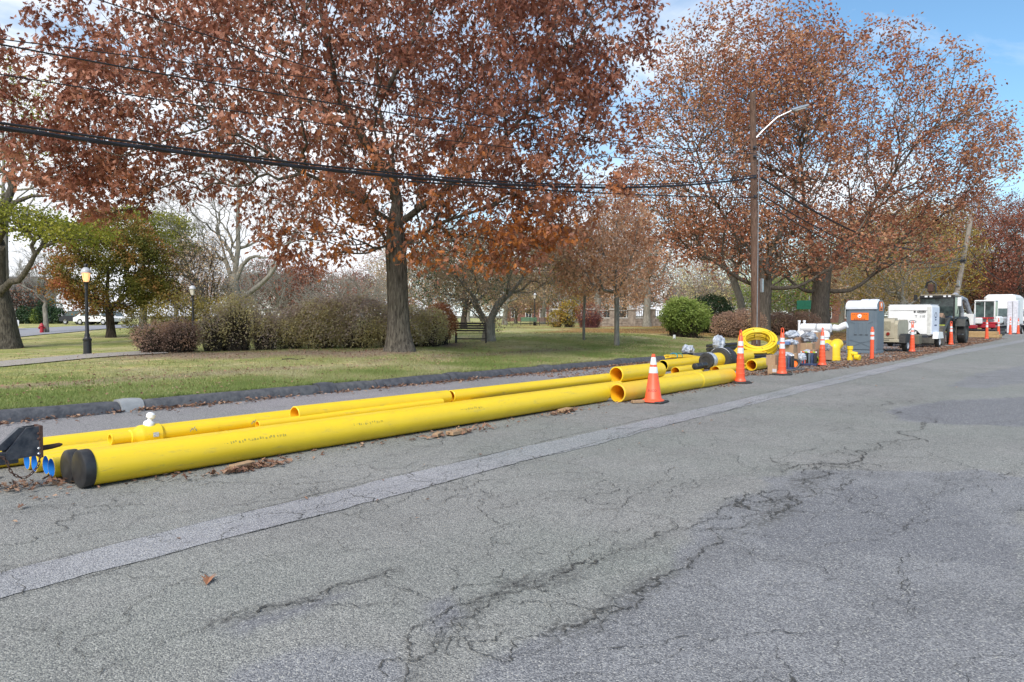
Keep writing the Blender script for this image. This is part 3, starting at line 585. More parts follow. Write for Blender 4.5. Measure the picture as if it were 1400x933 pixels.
# the two far big oaks beyond the utility pole
BELOW[0] = .5
V_SHAPE = dict(alpha=.5, seg=.7, wig=.08, up=.7, shell=.25, spread=.26, kind='tri2', droop=.3, leafr=.02, rtip=.013, clump=.8)
def far_tint(pos, ti, r_): return ti*.9+.08*np.sin(pos[:, 2]*.5)
tree('oak_tree', 'tall spreading oak with thin reddish leaves beside the brown utility pole', 'tree', at(1043, 44), [(0, 0, -.1), (0, 0, .5), (0, 0, 1.6), (.1, 0, 3), (0, 0, 4.5), (-.3, 0, 6.2), (-.5, 0, 8), (-.6, 0, 10), (-.8, 0, 12.5), (-.9, 0, 15)], 3,
     [(-1.9, 0, 11.5, 7.0, 7.0, 7.0, 10), (-1.0, 0, 15.5, 6.3, 6, 4.6, 5), (-6.2, 0, 8.5, 3.2, 4, 3.2, 1.6), (0, -1, 5.6, 7, 5, 2.2, 3.4)], 2900, .38, B_FOAK, L_OAK2, 30000, .22, seed=21, limbs=[(3, [(.9, -.3, 2.9), (2.4, -.5, 3.2), (4.2, -.6, 4.6), (6.0, -.5, 7.2)], .15), (3, [(-1.4, -.2, 3.4), (-3.2, -.3, 4.6), (-5.0, -.2, 5.4)], .15), (4, [(.8, .3, 5.6), (1.8, .4, 8), (2.4, .4, 11.5)], .16), (4, [(-1.6, 0, 6.0), (-3.2, 0, 8.6), (-4.4, 0, 12)], .14)], **V_SHAPE)
tree('oak_tree', 'largest far oak with wide upswept bare limbs behind the white fittings', 'tree', at(1120, 50), [(0, 0, -.1), (0, 0, .6), (0, 0, 1.8), (.05, 0, 3.2), (.3, 0, 4.6), (.8, 0, 6.4), (1.5, .1, 8.5), (2.0, .2, 11), (2.6, .2, 14)], 3,
     [(1.8, 0, 13.0, 9.6, 9, 8.0, 10), (7.0, 0, 11.5, 5.5, 6, 5.0, 4.5), (-3, 0, 15, 6, 6, 6, 4.0), (10.2, 0, 13.0, 3.0, 3, 3.0, .8), (0, -.5, 6.2, 9, 6, 2.6, 4)], 3600, .56, B_FOAK, L_OAK2, 37000, .23, seed=22, limbs=[(3, [(-1.2, -.3, 3.0), (-2.8, -.5, 4.1), (-4.6, -.5, 4.6)], .15), (3, [(1.4, -.2, 2.9), (3.2, -.3, 3.8), (5.2, -.3, 6.2), (7, 0, 8.6)], .17), (4, [(-.6, 0, 6.2), (-1.2, 0, 9.5), (-1.6, 0, 14)], .2), (4, [(1.8, 0, 6.4), (3.8, 0, 9.2), (6.6, 0, 13.2)], .2), (4, [(1.6, .2, 5.6), (4.4, .3, 7.6), (8.2, .2, 10.6)], .17)], **V_SHAPE)
# left side of the park
tree('maple_tree', 'thick old trunk with layered yellow green leaves at the left edge', 'tree', at(-12, 31), [(0, 0, -.2), (0, 0, .5), (0, 0, 1.6), (.1, 0, 3), (.15, 0, 4.3), (.55, 0, 5.6), (1.0, .1, 6.9), (.9, .2, 8.6), (1.1, .1, 10.4), (1.0, 0, 12)], 3,
     [(2.2, -.6, 5.3, 2.0, 2.0, .35, 1.2), (3.8, -1, 4.7, 1.8, 2.0, .35, 1.0), (.4, -1.6, 5.7, 2.4, 1.8, .35, 1.0), (-1.5, -1, 4.4, 2.0, 2, .5, .6), (.3, 0, 9.6, 3, 3, 2.4, .8)], 560, .84, B_OAK, L_YG, 9000, .12, limbs=[(2, [(.7, -.4, 2.5), (1.6, -.6, 2.9), (2.5, -.8, 3.9), (3.0, -.8, 4.9)], .20), (5, [(1.6, -.2, 6.3), (2.9, -.4, 6.4)], .14)], clump=1.2, kind='far', alpha=.3, seg=.4, up=.05, shell=.2, spread=.22, droop=.1, seed=31, flare=1.55, rtip=.008, leafr=.03, wig=.2,
     )
tree('bare_tree', 'mostly bare grey treetop showing above the yellow green leaves at left', 'tree', at(5, 38), [(0, 0, -.2), (0, 0, 2), (0, 0, 5), (.1, 0, 7), (.2, 0, 9), (.2, 0, 11)], 3, [(0, 0, 10, 6, 5, 4.5)], 500, .30, B_GREY, L_GOLD, 900, .12, alpha=.25, seg=.6, up=.3, seed=32, twigs=1800, wig=.2)
tree('japanese_maple', 'low spreading maple with dark green and red leaves behind the lamp post', 'tree', at(152, 41), [(0, 0, -.1), (0, 0, .5), (-.05, 0, 1.1), (-.1, 0, 1.8), (-.2, 0, 2.6), (-.1, 0, 3.6), (0, 0, 5)], 3,
     [(.1, 0, 3.6, 3.7, 3.2, 2.5, 6), (0, 0, 5.4, 2.8, 2.6, 1.7, 2.4), (-2, 0, 2.6, 1.9, 2, .9, .8), (2.1, 0, 2.7, 1.9, 2, .9, .8)], 900, .21, B_DARK, L_MAPLE, 34000, .13, clump=.9, kind='far', alpha=.3, seg=.35, up=.05, shell=.3, spread=.16, droop=.25, seed=33, zmin=1.3,
     tintf=lambda p, t_, r_: t_*.5+.42*np.clip(np.hypot(p[:, 0]/3.9, (p[:, 2]-3.5)/3.6)**2, 0, 1.3)*r_.uniform(.3, 1.1, len(t_)), rtip=.007)
tree('maple_tree', 'yellow green maple crown above the red green maple', 'tree', at(196, 47), [(0, 0, -.1), (0, 0, 1), (.1, 0, 2.4), (0, 0, 4), (0, 0, 6), (0, 0, 7.5)], 3, [(-.6, 0, 6.9, 4.2, 3.2, 1.1, 3), (-3.6, 0, 6.4, 2.6, 2, .8, 1), (2.0, 0, 5.9, 1.8, 2, .8, .7)], 420, .22, B_GREY, L_YG, 12500, .15, clump=1.2, kind='far', seed=34, shell=.3, spread=.25, alpha=.3, up=.1)
BARE = dict(alpha=.16, wig=.12, up=.55, shell=.4, rtip=.009)
tree('bare_tree', 'leafless grey beech with two upright stems and a long low right limb', 'tree', at(322, 45), [(0, 0, -.1), (0, 0, 1), (0, 0, 2), (-.1, 0, 3), (-.5, 0, 4.4), (-.9, 0, 6), (-1.2, 0, 8), (-1.3, 0, 10.5)], 2,
     [(.6, 0, 8.5, 2.6, 2.6, 3.8, 3), (-2, 0, 8, 3, 2.6, 3.6, 3), (3.6, 0, 7.2, 2.4, 2, 2.8, 2.6)], 900, .42, B_GREY, seg=.5, seed=35, limbs=[(2, [(1.1, 0, 2.6), (2.6, 0, 4.2), (3.6, 0, 6.0), (5.0, 0, 8.4)], .19), (3, [(.2, 0, 5.2), (.25, 0, 8), (.2, 0, 10.5)], .19), (3, [(.9, -.1, 4.6), (2.2, -.1, 4.65)], .17), (12, [(2.9, .2, 6), (3.2, .3, 8.6)], .1)], twigs=1500, twl=.9, **BARE)
tree('bare_tree', 'leafless tree with branches fanning out left of the grey beech', 'tree', at(283, 49), [(0, 0, -.1), (0, 0, 1), (-.2, 0, 2), (-.6, 0, 3.4), (-1, 0, 5)], 2, [(-2.4, 0, 6.6, 3.0, 2.6, 3.3, 3)], 340, .22, B_GREY, seg=.5, seed=36, twigs=1200, twl=.9, **BARE)
tree('weeping_shrub_tree', 'ragged green shrub tree with brown trailing twigs behind the second lamp post', 'tree', at(262, 42), [(0, 0, -.1), (0, 0, .8), (.1, 0, 2), (.1, 0, 3.4)], 1, [(.2, 0, 3.2, 1.7, 1.5, 2.3, 3), (1.4, 0, 3.6, 1.0, 1, 2.0, 1)], 420, .12, B_DARK, L_MIX, 3600, .10, seed=37, spread=.16, droop=1.0, twigs=1800, twl=.7, kind='far')
# middle of the park
tree('crab_apple_tree', 'multi stemmed small tree with sparse pink and yellow leaves right of the bench', 'tree', at(668, 31.5), [(0, 0, -.1), (0, 0, .3), (.05, 0, .7), (.15, 0, 1.1), (.4, 0, 1.6)], 1,
     [(.3, 0, 3.4, 3.6, 2.6, 1.5, 5), (2.6, 0, 3.3, 1.6, 1.6, 1.0, 1), (-1.3, 0, 2.5, 1.4, 1.6, 1.2, 1.1), (.2, 0, 1.4, .9, .9, .9, .3)], 760, .24, B_GREY, L_MIX, 9500, .095, kind='far', alpha=.2, seg=.3, up=.3, shell=.45, spread=.13, seed=41, twigs=2200, twl=.45, rtip=.004)
tree('young_oak', 'slim young oak with tan leaves and a straight pale trunk on the open lawn', 'tree', at(843, 31), [(0, 0, -.05), (0, 0, .8), (0, 0, 1.6), (-.02, 0, 2.2), (-.05, 0, 3), (0, 0, 4), (0, 0, 5.2), (0, 0, 6.1)], 3, [(-.4, 0, 3.7, 2.3, 2.0, 1.8, 4), (0, 0, 5.0, 1.7, 1.6, 1.5, 1.7), (-1.7, 0, 2.7, 1.0, 1.2, .7, .5), (.9, 0, 2.3, 1.1, 1, .5, .35)], 620, .105, B_PALE, L_TAN, 5800, .18, kind='oak', alpha=.28, seg=.3, up=.15, shell=.4, spread=.15, seed=42, leafr=.012, flare=1.2, thick=.03)
tree('young_oak', 'thin forked sapling left of the slim young oak on the open lawn', 'tree', at(798, 33), [(0, 0, -.05), (0, 0, .8), (.02, 0, 1.5), (.05, 0, 2.1), (-.05, 0, 3.2)], 3, [(-.6, 0, 4.0, 1.7, 1.4, 1.1, 2)], 170, .06, B_PALE, L_TAN, 2300, .16, kind='oak', alpha=.25, seg=.3, seed=43, spread=.15, flare=1.1, thick=.03)
far = dict(kind='tri2', alpha=.22, seg=.8, shell=.35, spread=.3, rtip=.010)
tree('oak_tree', 'dark trunked oak with tan leaves in front of the low stone wall', 'tree', at(884, 66), [(0, 0, -.1), (0, 0, 1), (.05, 0, 2.5), (0, 0, 4.5), (.2, 0, 7), (.1, 0, 10)], 3, [(0, 0, 9, 5.2, 5, 5.5)], 800, .30, B_GREY, L_TAN, 4200, .24, seed=44, **far)
tree('oak_tree', 'twin trunk oak behind the sapling near the stone wall gate', 'tree', at(817, 69), [(0, 0, -.1), (0, 0, 1), (.05, 0, 2.5), (-.3, 0, 4.5), (-.6, 0, 7), (-.6, 0, 10)], 3, [(-.8, 0, 9, 5.2, 5, 5.6)], 800, .26, B_GREY, L_OAK2, 3600, .24, seed=45, **far)
tree('leaning_tree', 'crooked pale trunk leaning left behind the brown rounded shrub', 'tree', at(1016, 52), [(0, 0, -.1), (-.05, 0, 1), (-.25, 0, 2.2), (-.7, 0, 3.4), (-1.1, 0, 4.1), (-1.6, 0, 4.9)], 3, [(-2.6, 0, 7.2, 3.6, 3, 2.4, 3), (.8, 0, 6.4, 1.8, 2, 1.8, 1)], 420, .26, B_PALE, L_OAK2, 3200, .2, seed=46, **far)
# background woods: each its own tree; column, distance, height, half width, bark, leaf, leaves, words
BG = [(60, 96, 11, 6, B_GREY, None, 0, 'hazy grey leafless tree across the far street, above the row of conifers'), (40, 90, 5, 2.6, B_DARK, L_RUST, 900, 'small dark round tree beyond the far street'),
      (388, 72, 6.8, 4.2, B_DARK, L_RUST, 5000, 'purplish twiggy tree behind the left end of the long hedge'), (425, 84, 6.5, 4.6, B_GREY, L_RUST, 3500, 'low grey brown tree behind the middle of the long hedge'), (475, 60, 4.6, 4.2, B_PALE, None, 0, 'pale leafless thicket fanning out above the long hedge'),
      (240, 84, 9, 5, B_GREY, L_RUST, 2200, 'grey tree standing in the gap right of the red green maple'), (350, 66, 6, 3.4, B_GREY, None, 0, 'fine bare tree right of the grey beech trunk'),
      (585, 70, 9.5, 6, B_GREY, L_MIX, 6500, 'muted brown tree just right of the foreground oak trunk'), (634, 56, 8.5, 4.4, B_DARK, L_EVER, 5500, 'dark evergreen with flared grey trunk behind the bench'), (690, 82, 12, 6, B_GREY, L_MIX, 6500, 'olive and brown tree behind the crab apple'),
      (742, 88, 13, 6.5, B_GREY, L_GOLD, 5200, 'tall thin yellowing tree left of the sapling'), (790, 100, 13, 6, B_GREY, L_RUST, 4200, 'brown tree in front of the white house'), (852, 98, 15, 7, B_DARK, L_RUST, 5500, 'rust brown tree beyond the stone wall'), (925, 96, 12, 7, B_GREY, L_OAK2, 4500, 'grey brown tree above the round green shrub'),
      (975, 88, 9, 5, B_GREY, L_PRIVET, 4200, 'grey green bushy tree between the green shrub and the leaning trunk'), (1065, 74, 5.0, 4.6, B_GREY, L_GREEN, 6000, 'light green low tree seen between pole and largest oak'), (1090, 82, 6.5, 4.5, B_DARK, L_ORANGE, 4200, 'orange tree behind the light green tree'),
      (1150, 92, 14, 7, B_GREY, L_GOLD, 7000, 'yellow brown tree behind the grey toilet'), (1185, 78, 12, 5.5, B_GREY, L_MIX, 6000, 'olive brown tree above the toilet roof'), (1231, 66, 12, 5.5, B_PALE, L_GOLD, 7000, 'golden leaved tree with pale trunk behind the white trailer'), (1262, 84, 14, 6.5, B_GREY, L_GOLD, 7500, 'yellow flecked tree above the backhoe cab'),
      (1300, 98, 19, 8, B_GREY, L_RUST, 9500, 'russet tree behind the leaning grey pole'), (1345, 92, 17, 7.5, B_DARK, L_RUST, 10500, 'dense rust red tree above the excavator'), (1375, 120, 9, 10, B_DARK, L_RUST, 9000, 'low wide russet tree behind the white trucks'), (1290, 118, 8, 9, B_GREY, L_GOLD, 8000, 'low yellow brown tree behind the backhoe roof'), (1235, 104, 8, 8, B_GREY, L_MIX, 8000, 'low muted tree behind the white trailer'), (1330, 106, 8, 7, B_DARK, L_RUST, 8000, 'low rust tree filling the gap left of the excavator cab'), (1170, 125, 8, 9, B_GREY, L_GOLD, 8000, 'low golden tree far behind the toilet'), (980, 125, 8, 10, B_GREY, L_MIX, 7000, 'low muted tree far behind the round shrub'), (820, 130, 9, 11, B_GREY, L_OAK2, 8000, 'low brown tree far behind the white house'),
      (512, 98, 6.5, 6, B_GREY, L_RUST, 6000, 'low brown tree left of the brick building'), (705, 96, 6.5, 5, B_GREY, L_MIX, 6500, 'low olive tree in front of the brick building'), (765, 104, 7, 5, B_GREY, L_OAK2, 6000, 'low tan tree between brick building and white house'), (835, 90, 6.5, 4, B_GREY, L_TAN, 3500, 'low tan tree in front of the white house'),
      (1392, 84, 15, 7, B_DARK, L_RUST, 9500, 'dark red brown tree at the right edge'), (1430, 112, 20, 8, B_DARK, L_RUST, 8000, 'red brown tree just past the right edge of the row'),
      (1205, 115, 17, 8, B_GREY, L_RUST, 7000, 'tall faded brown tree far behind the trailers'), (1010, 110, 12, 7, B_GREY, L_RUST, 5000, 'dull brown tree far behind the leaning trunk'), (540, 105, 10, 8, B_GREY, L_RUST, 6000, 'broad brown tree far behind the oak trunk'),
      (640, 118, 12, 9, B_GREY, L_MIX, 7000, 'broad muted tree far behind the bench'), (455, 112, 8, 8, B_GREY, L_RUST, 5000, 'low brown tree far behind the pale thicket'), (1105, 118, 13, 9, B_GREY, L_MIX, 6500, 'dull olive tree far behind the largest oak'), (1260, 130, 18, 9, B_DARK, L_RUST, 7000, 'dark brown tree far behind the backhoe'),
      (1338, 132, 20, 10, B_DARK, L_OAK2, 8000, 'tall russet tree far behind the excavator'), (880, 125, 13, 9, B_GREY, L_MIX, 6000, 'dull tree far behind the stone wall'), (300, 118, 7, 8, B_GREY, L_RUST, 3500, 'low russet tree far behind the grey beech')]
for i, (px, Y, h, hw, bk, lf, nl, words) in enumerate(BG):
    p = at(px, Y); low = h < 7.5
    tree('background_tree', words, 'tree', p, [(0, 0, -.1), (0, 0, .8), (.02*h, 0, h*.22), (0, 0, h*.38), (-.02*h, 0, h*.6)], 1 if low else 2, [(0, 0, h*.58, hw, hw*.8, h*.42, 5), (hw*.35, 0, h*.36, hw*.55, hw*.6, h*.2, 1), (-hw*.4, 0, h*.42, hw*.5, hw*.6, h*.2, 1)],
         260+int(hw*28), .10+h*.013, bk, lf, int(nl*(1.5 if px > 1100 else 1.1)), .24 if Y > 70 else .18, kind='tri2', alpha=.2, seg=.9, up=.45, shell=.3, spread=.32, seed=60+i, rtip=.010+Y*.00006, twigs=1600 if nl < 3000 else 900, twl=1.1, group=None)

# shrubs
def shrub(name, label, cat, px, Y, E, nstem, leaf, nleaf, lsize, seed, kind='far', bark=None, droop=.1, twigr=.005, shell=.75, zmin=.02, spread=.05, tintf=None, inner=.35, group=None):
    r_ = np.random.default_rng(seed); top = thing(name, label, cat, at(px, Y), 0, group); e0 = E
    A = ells(nstem, [(e[0], e[1], e[2]*.88, e[3]*.88, e[4]*.88, e[5]*.88)+tuple(e[6:]) for e in E], r_, shell*.5, zmin); m = 5; V = []; n = len(A)
    wx = np.array([[e[0]*RT[0]+e[1]*FW[0], e[0]*RT[1]+e[1]*FW[1]] for e in E]); near = wx[np.argmin(((A[:, None, :2]-wx[None])**2).sum(2), axis=1)]
    B = np.column_stack([near+(A[:, :2]-near)*r_.uniform(.25, .75, (n, 1)), np.zeros(n)-.03]); t_ = np.linspace(0, 1, m)[:, None, None]
    C = B*(1-t_)**1+A*t_; C[..., :2] -= (A-B)[None, :, :2]*(t_*(1-t_))*.5; C[1:-1] += r_.normal(0, .03, (m-2, n, 3))
    X = C.reshape(-1, 3); PA = np.arange(m*n)-n; PA[:n] = -1; D = np.diff(C, axis=0, prepend=C[:1]-np.array([0, 0, .1])); D = D.reshape(-1, 3); D /= np.linalg.norm(D, axis=1)[:, None]+1e-9
    Rr = np.repeat(np.linspace(twigr*2.6, twigr*.6, m), n); mt = tube_mesh('stems', X, PA, D, Rr, np.ones(len(X), bool), 3)
    link('stems', mt, bark or B_DARK, top)
    P_ = ells(nleaf, E, r_, shell, zmin); lump = .5*fbm(P_[:, 0]+P_[:, 2]*1.3, P_[:, 1]*1.1, .5, seed+5)+.5*fbm(P_[:, 2]*1.5+7-P_[:, 0]*.4, P_[:, 1]-P_[:, 0]*.4, .45, seed+6)
    keep = r_.random(len(P_)) < np.clip((lump-.22)*2.6, .12, 1); P_ = P_[keep]; cen = np.array([0, 0, np.mean([e[2] for e in E])]); P_ = P_+r_.normal(0, spread, P_.shape)+(P_-cen)*((fbm(P_[:, 0]+P_[:, 2], P_[:, 1], .45, seed+9)-.5)*.22)[:, None]; P_[:, 2] = np.maximum(P_[:, 2], .03)
    ti = np.clip((fbm(P_[:, 0]+3, P_[:, 1]+P_[:, 2]*.8, .5, seed)-.5)*1.3+.5+r_.normal(0, .2, len(P_)), 0, 1)
    if tintf: ti = np.clip(tintf(P_, ti, r_), 0, 1)
    link('foliage', leaves_mesh('foliage', P_, lsize, kind, ti, droop, r_), leaf, top, kind='stuff'); return top
hz = lambda lo_, hi: (lambda p, t_, r_: t_*.55+.5*(1-np.clip(p[:, 2]/hi, 0, 1))*r_.uniform(.3, 1.2, len(t_)))
shrub('hedge', 'long rounded purplish hedge with olive leaves left of the oak trunk', 'hedge', 450, 27.6, [(-1.5, 0, .85, 1.0, 1.0, .88), (-.3, .1, .98, 1.4, 1.1, 1.02), (1.0, .2, 1.02, 1.7, 1.1, 1.04), (2.5, .3, .8, 1.2, 1.0, .85)], 700, L_PRIVET, 56000, .074, 71, tintf=hz(0, 1.9))
shrub('shrub', 'grey olive shrub just right of the oak trunk', 'shrub', 578, 28.4, [(-.4, 0, .85, .8, .8, .85), (.25, 0, .8, .75, .8, .8)], 500, L_PRIVET, 15000, .062, 72)
shrub('shrub', 'orange leaved shrub between the oak trunk and the bench', 'shrub', 604, 29.5, [(-.1, 0, .9, .75, .8, .8)], 300, L_ORANGE, 9000, .07, 73)
shrub('shrub', 'low dark twiggy shrub at the left end of the shrub row', 'shrub', 228, 26.2, [(-.4, 0, .55, .9, .8, .62), (.5, 0, .6, .8, .8, .68)], 1100, L_BARB, 9000, .066, 74, shell=.5)
shrub('shrub', 'brown twiggy shrub with bare stems right of the low dark one', 'shrub', 312, 26.6, [(-.4, 0, .9, .8, .8, .95), (.4, 0, 1.1, .85, .8, 1.1), (1.2, .3, .75, .7, .7, .75)], 1300, L_PRIVET, 13000, .068, 75, shell=.5)
shrub('shrub', 'yellow green shrub rising behind the low twiggy shrubs', 'shrub', 245, 35, [(-1.6, 0, .9, 1.1, 1, .9), (0, 0, 1.3, 1.5, 1, 1.3), (1.9, 0, 1.0, 1.5, 1, 1.3)], 900, L_GOLD, 11000, .09, 76, tintf=lambda p, t_, r_: t_*.55)
shrub('shrub', 'green bushy growth behind the brown twiggy shrub', 'shrub', 350, 36, [(-.6, 0, .7, 1.1, 1, .8), (.7, 0, .6, 1.0, 1, .6)], 300, L_PRIVET, 6500, .09, 77, tintf=lambda p, t_, r_: t_*.5+.5)
shrub('round_shrub', 'round bright green shrub on the lawn behind the cone', 'shrub', 937, 39, [(0, 0, 1.1, 1.45, 1.3, 1.05), (-.2, 0, 1.3, 1.1, 1.1, .9)], 900, L_GREEN, 17000, .10, 78, tintf=lambda p, t_, r_: t_*.6+.45*np.clip(p[:, 2]/2.2, 0, 1))
shrub('shrub', 'dark green shrub half hidden behind the round green one', 'shrub', 972, 46, [(0, 0, 1.2, 1.6, 1.3, 1.3)], 500, L_EVER, 9000, .12, 79)
shrub('shrub', 'brown rounded shrub with pinkish leaves right of the green shrub', 'shrub', 1003, 41.5, [(-.3, 0, .75, 1.1, 1, .8), (.7, 0, .85, 1.1, 1, .85)], 700, L_BARB, 16000, .07, 80)
shrub('hedge', 'dark reddish brown clipped hedge between the pole and the largest oak', 'hedge', 1082, 46.5, [(-.9, 0, .75, 1.2, 1, .78), (.6, 0, .8, 1.3, 1, .8)], 700, L_BARB, 16000, .08, 81, tintf=lambda p, t_, r_: t_*.7)
shrub('shrub', 'small conical yellow and green shrub beside the far wall gate', 'shrub', 770, 64, [(-.6, 0, .8, .9, .8, .8), (.5, 0, 1.3, 1.0, .8, 1.2)], 200, L_GOLD, 2600, .16, 82)
shrub('shrub', 'wine red leafless shrub in front of the far stone wall', 'shrub', 806, 63, [(0, 0, 1.2, 1.5, 1, 1.1)], 900, L_RUST, 1500, .12, 83, bark=mat('red_twig', (.16, .05, .06), .9, (.10, .04, .045), 3))
for k, (px, h, wds) in enumerate(((30, 2.4, 'leftmost'), (41, 2.2, 'second from the left'), (50, 2.0, 'third from the left and paler'), (55, 2.9, 'fourth and tallest from left'), (70, 3.1, 'second from the right'), (81, 2.9, 'rightmost'))):
    shrub('conifer', f'small pointed conifer across the far street, {wds} of the row', 'conifer', px, 88, [(0, 0, h*.35, .8, .8, h*.36), (0, 0, h*.62, .5, .5, h*.38)], 60, L_GREEN if k == 2 else L_EVER, 1500, .2, 90+k, group='conifers in a row across the far street')
tree('street_tree', 'small pale leafless tree with forked trunk next to the red hydrant', 'tree', at(63, 51), [(0, 0, -.05), (0, 0, .9), (-.05, 0, 1.8), (-.2, 0, 2.8)], 2, [(0, 0, 4.0, 1.9, 1.6, 1.7)], 260, .15, B_PALE, None, 0, seed=47, twigs=900, twl=.6, alpha=.2, up=.4, rtip=.008)
# ================================================================== OBJECTS
def pt(px, py, Y): u, v = AT(px, Y); return Vector((u, v, UP(py, Y)))
M_YEL = mat('yellow_pipe', (.84, .585, .018), .42, (.76, .52, .025), 5, .55, .0008, 40, coat=.15)
_t = M_YEL.node_tree; _b = _t.nodes['Principled BSDF']; _l = _b.inputs['Base Color'].links[0].from_socket; _tc = N(_t, 'ShaderNodeTexCoord'); _mp = N(_t, 'ShaderNodeMapping'); _mp.inputs['Scale'].default_value = (1, 5, 5); L(_t, N(_t, 'ShaderNodeNewGeometry').outputs['Position'], _mp.inputs[0])
_n = N(_t, 'ShaderNodeTexNoise'); _n.inputs['Scale'].default_value = 3.2; _n.inputs['Detail'].default_value = 9; _n.inputs['Roughness'].default_value = .78; L(_t, _mp.outputs[0], _n.inputs[0]); _r = N(_t, 'ShaderNodeMapRange'); _r.inputs[1].default_value = .56; _r.inputs[2].default_value = .72; _r.inputs[4].default_value = .8; L(_t, _n.outputs[0], _r.inputs[0])
_m = N(_t, 'ShaderNodeMix', data_type='RGBA'); L(_t, _r.outputs[0], _m.inputs['Factor']); L(_t, _l, _m.inputs['A']); _m.inputs['B'].default_value = (.40, .32, .10, 1); L(_t, _m.outputs['Result'], _b.inputs['Base Color'])
_n2 = N(_t, 'ShaderNodeTexNoise'); _n2.inputs['Scale'].default_value = 1.1; _n2.inputs['Detail'].default_value = 4; L(_t, _mp.outputs[0], _n2.inputs[0]); _r2 = N(_t, 'ShaderNodeMapRange'); _r2.inputs[3].default_value = .30; _r2.inputs[4].default_value = .62; L(_t, _n2.outputs[0], _r2.inputs[0]); L(_t, _r2.outputs[0], _b.inputs['Roughness'])
M_YEL2 = mat('yellow_pipe_warm', (.80, .52, .03), .42, (.72, .46, .05), 4, .7)
M_YIN = mat('yellow_bore', (.92, .50, .015), .5, (.85, .42, .015), 4, .6)
M_BLUE = mat('blue_lining', (.03, .26, .72), .4, (.03, .20, .60), 4)
M_BLK = mat('black_plastic', (.016, .016, .018), .45, (.035, .034, .034), 12, .8); M_RUB = mat('black_rubber', (.022, .022, .022), .75, (.045, .043, .04), 14)
M_STEEL = mat('black_painted_steel', (.016, .020, .032), .38, (.11, .11, .12), 13, .55, .002, 60); M_RUST = mat('rusty_steel', (.10, .045, .03), .8, (.05, .028, .022), 14, 1, .002, 60)
M_WHITE = mat('white_paint', (.80, .80, .80), .4, (.68, .68, .67), 2.5, .7); M_PVC = mat('white_pvc', (.82, .83, .86), .35, (.74, .75, .78), 3, .6)
M_ORG = mat('orange_plastic', (.86, .10, .035), .45, (.78, .13, .06), 7, .8); M_REFL = mat('white_reflective_band', (.72, .73, .76), .4, (.55, .56, .58), 12, .7)
M_GREY = mat('grey_plastic', (.115, .15, .185), .5, (.14, .175, .205), 3, .8); M_SIGN = mat('orange_sticker', (.90, .19, .02), .45, (.86, .17, .02), 4)
M_INK = mat('dark_print', (.03, .03, .035), .7, (.05, .05, .055), 20); M_CARD = mat('cardboard', (.40, .26, .155), .85, (.33, .21, .125), 5); M_CARD2 = mat('cardboard_brown', (.33, .20, .14), .85, (.27, .17, .12), 5)
M_TAN = mat('tan_paint', (.42, .38, .28), .5, (.34, .30, .22), 3); M_ALU = mat('aluminium', (.55, .56, .58), .38, (.42, .43, .45), 8, 1, metal=.8); M_GLASS = mat('dark_glass', (.045, .07, .07), .08, (.09, .13, .12), 5, .8, spec=.8)
M_WOOD = mat('lumber', (.42, .27, .15), .8, (.28, .18, .11), 18, 1, .002, 60); M_MUD = mat('bucket_steel', (.13, .12, .095), .65, (.07, .06, .05), 6); M_RED = mat('red_paint', (.42, .02, .035), .4, (.33, .02, .03), 4)
M_BAG = mat('clear_bag', (.55, .58, .64), .25, (.25, .29, .36), 11, 1, .02, 22); M_BAGD = mat('grey_bag', (.12, .14, .18), .35, (.36, .38, .42), 10, 1, .008, 40); M_DKB = mat('dark_blue_plastic', (.03, .05, .12), .4, (.07, .09, .17), 9)
def hollow(name, a, b, ro, ri, m, parent=None, n=36, lin=None):
    a, b = Vector(a), Vector(b); d = b-a; Ln = d.length; Q = d.to_track_quat('Z', 'Y').to_matrix(); e = min(.008, ro*.05)
    prof = [(ri, 0), (ro-e, 0), (ro, e)]+[(ro, Ln*k/6) for k in range(1, 6)]+[(ro, Ln-e), (ro-e, Ln), (ri, Ln)]
    o = MB().lathe(prof, n, Q, (0, 0, 0), cap=False).build(name, m, parent, smooth=35, loc=a)
    MB().lathe([(ri, 0), (ri, Ln*.5), (ri, Ln)], n, Q, (0, 0, 0), cap=False).build('lining', lin or M_YIN, o, smooth=35)
    return o
def pipe(label, a, b, ro, m=None, wall=.10, lin=None, group=None, name='yellow_pipe'):
    return tag(hollow(name, a, b, ro, ro*(1-wall), m or M_YEL, lin=lin), label, 'pipe', group)
GP = 'yellow gas pipes laid along the road'
# the big front pipes with black end caps
pa = pipe('longest front yellow pipe, the one nearest the road with a black end cap', (2.46, 7.48, .172), (11.36, 7.63, .172), .168, group=GP)
pb = pipe('big yellow pipe hidden right behind the front one, second black end cap', (2.46, 7.80, .152), (12.4, 7.955, .152), .150, group=GP)
for o_, d in ((pa, Vector((8.74, .15, 0))), (pb, Vector((9.88, .155, 0)))):
    Q = d.to_track_quat('Z', 'Y').to_matrix()
    kk = 1 if o_ is pa else .895
    MB().lathe([(a_*kk, b_) for a_, b_ in [(.06, -.012), (.16, -.010), (.176, 0), (.181, .02), (.181, .078), (.1785, .088), (.170, .090)]], 40, Q, (0, 0, 0)).build('end_cap', M_BLK, o_, smooth=35)
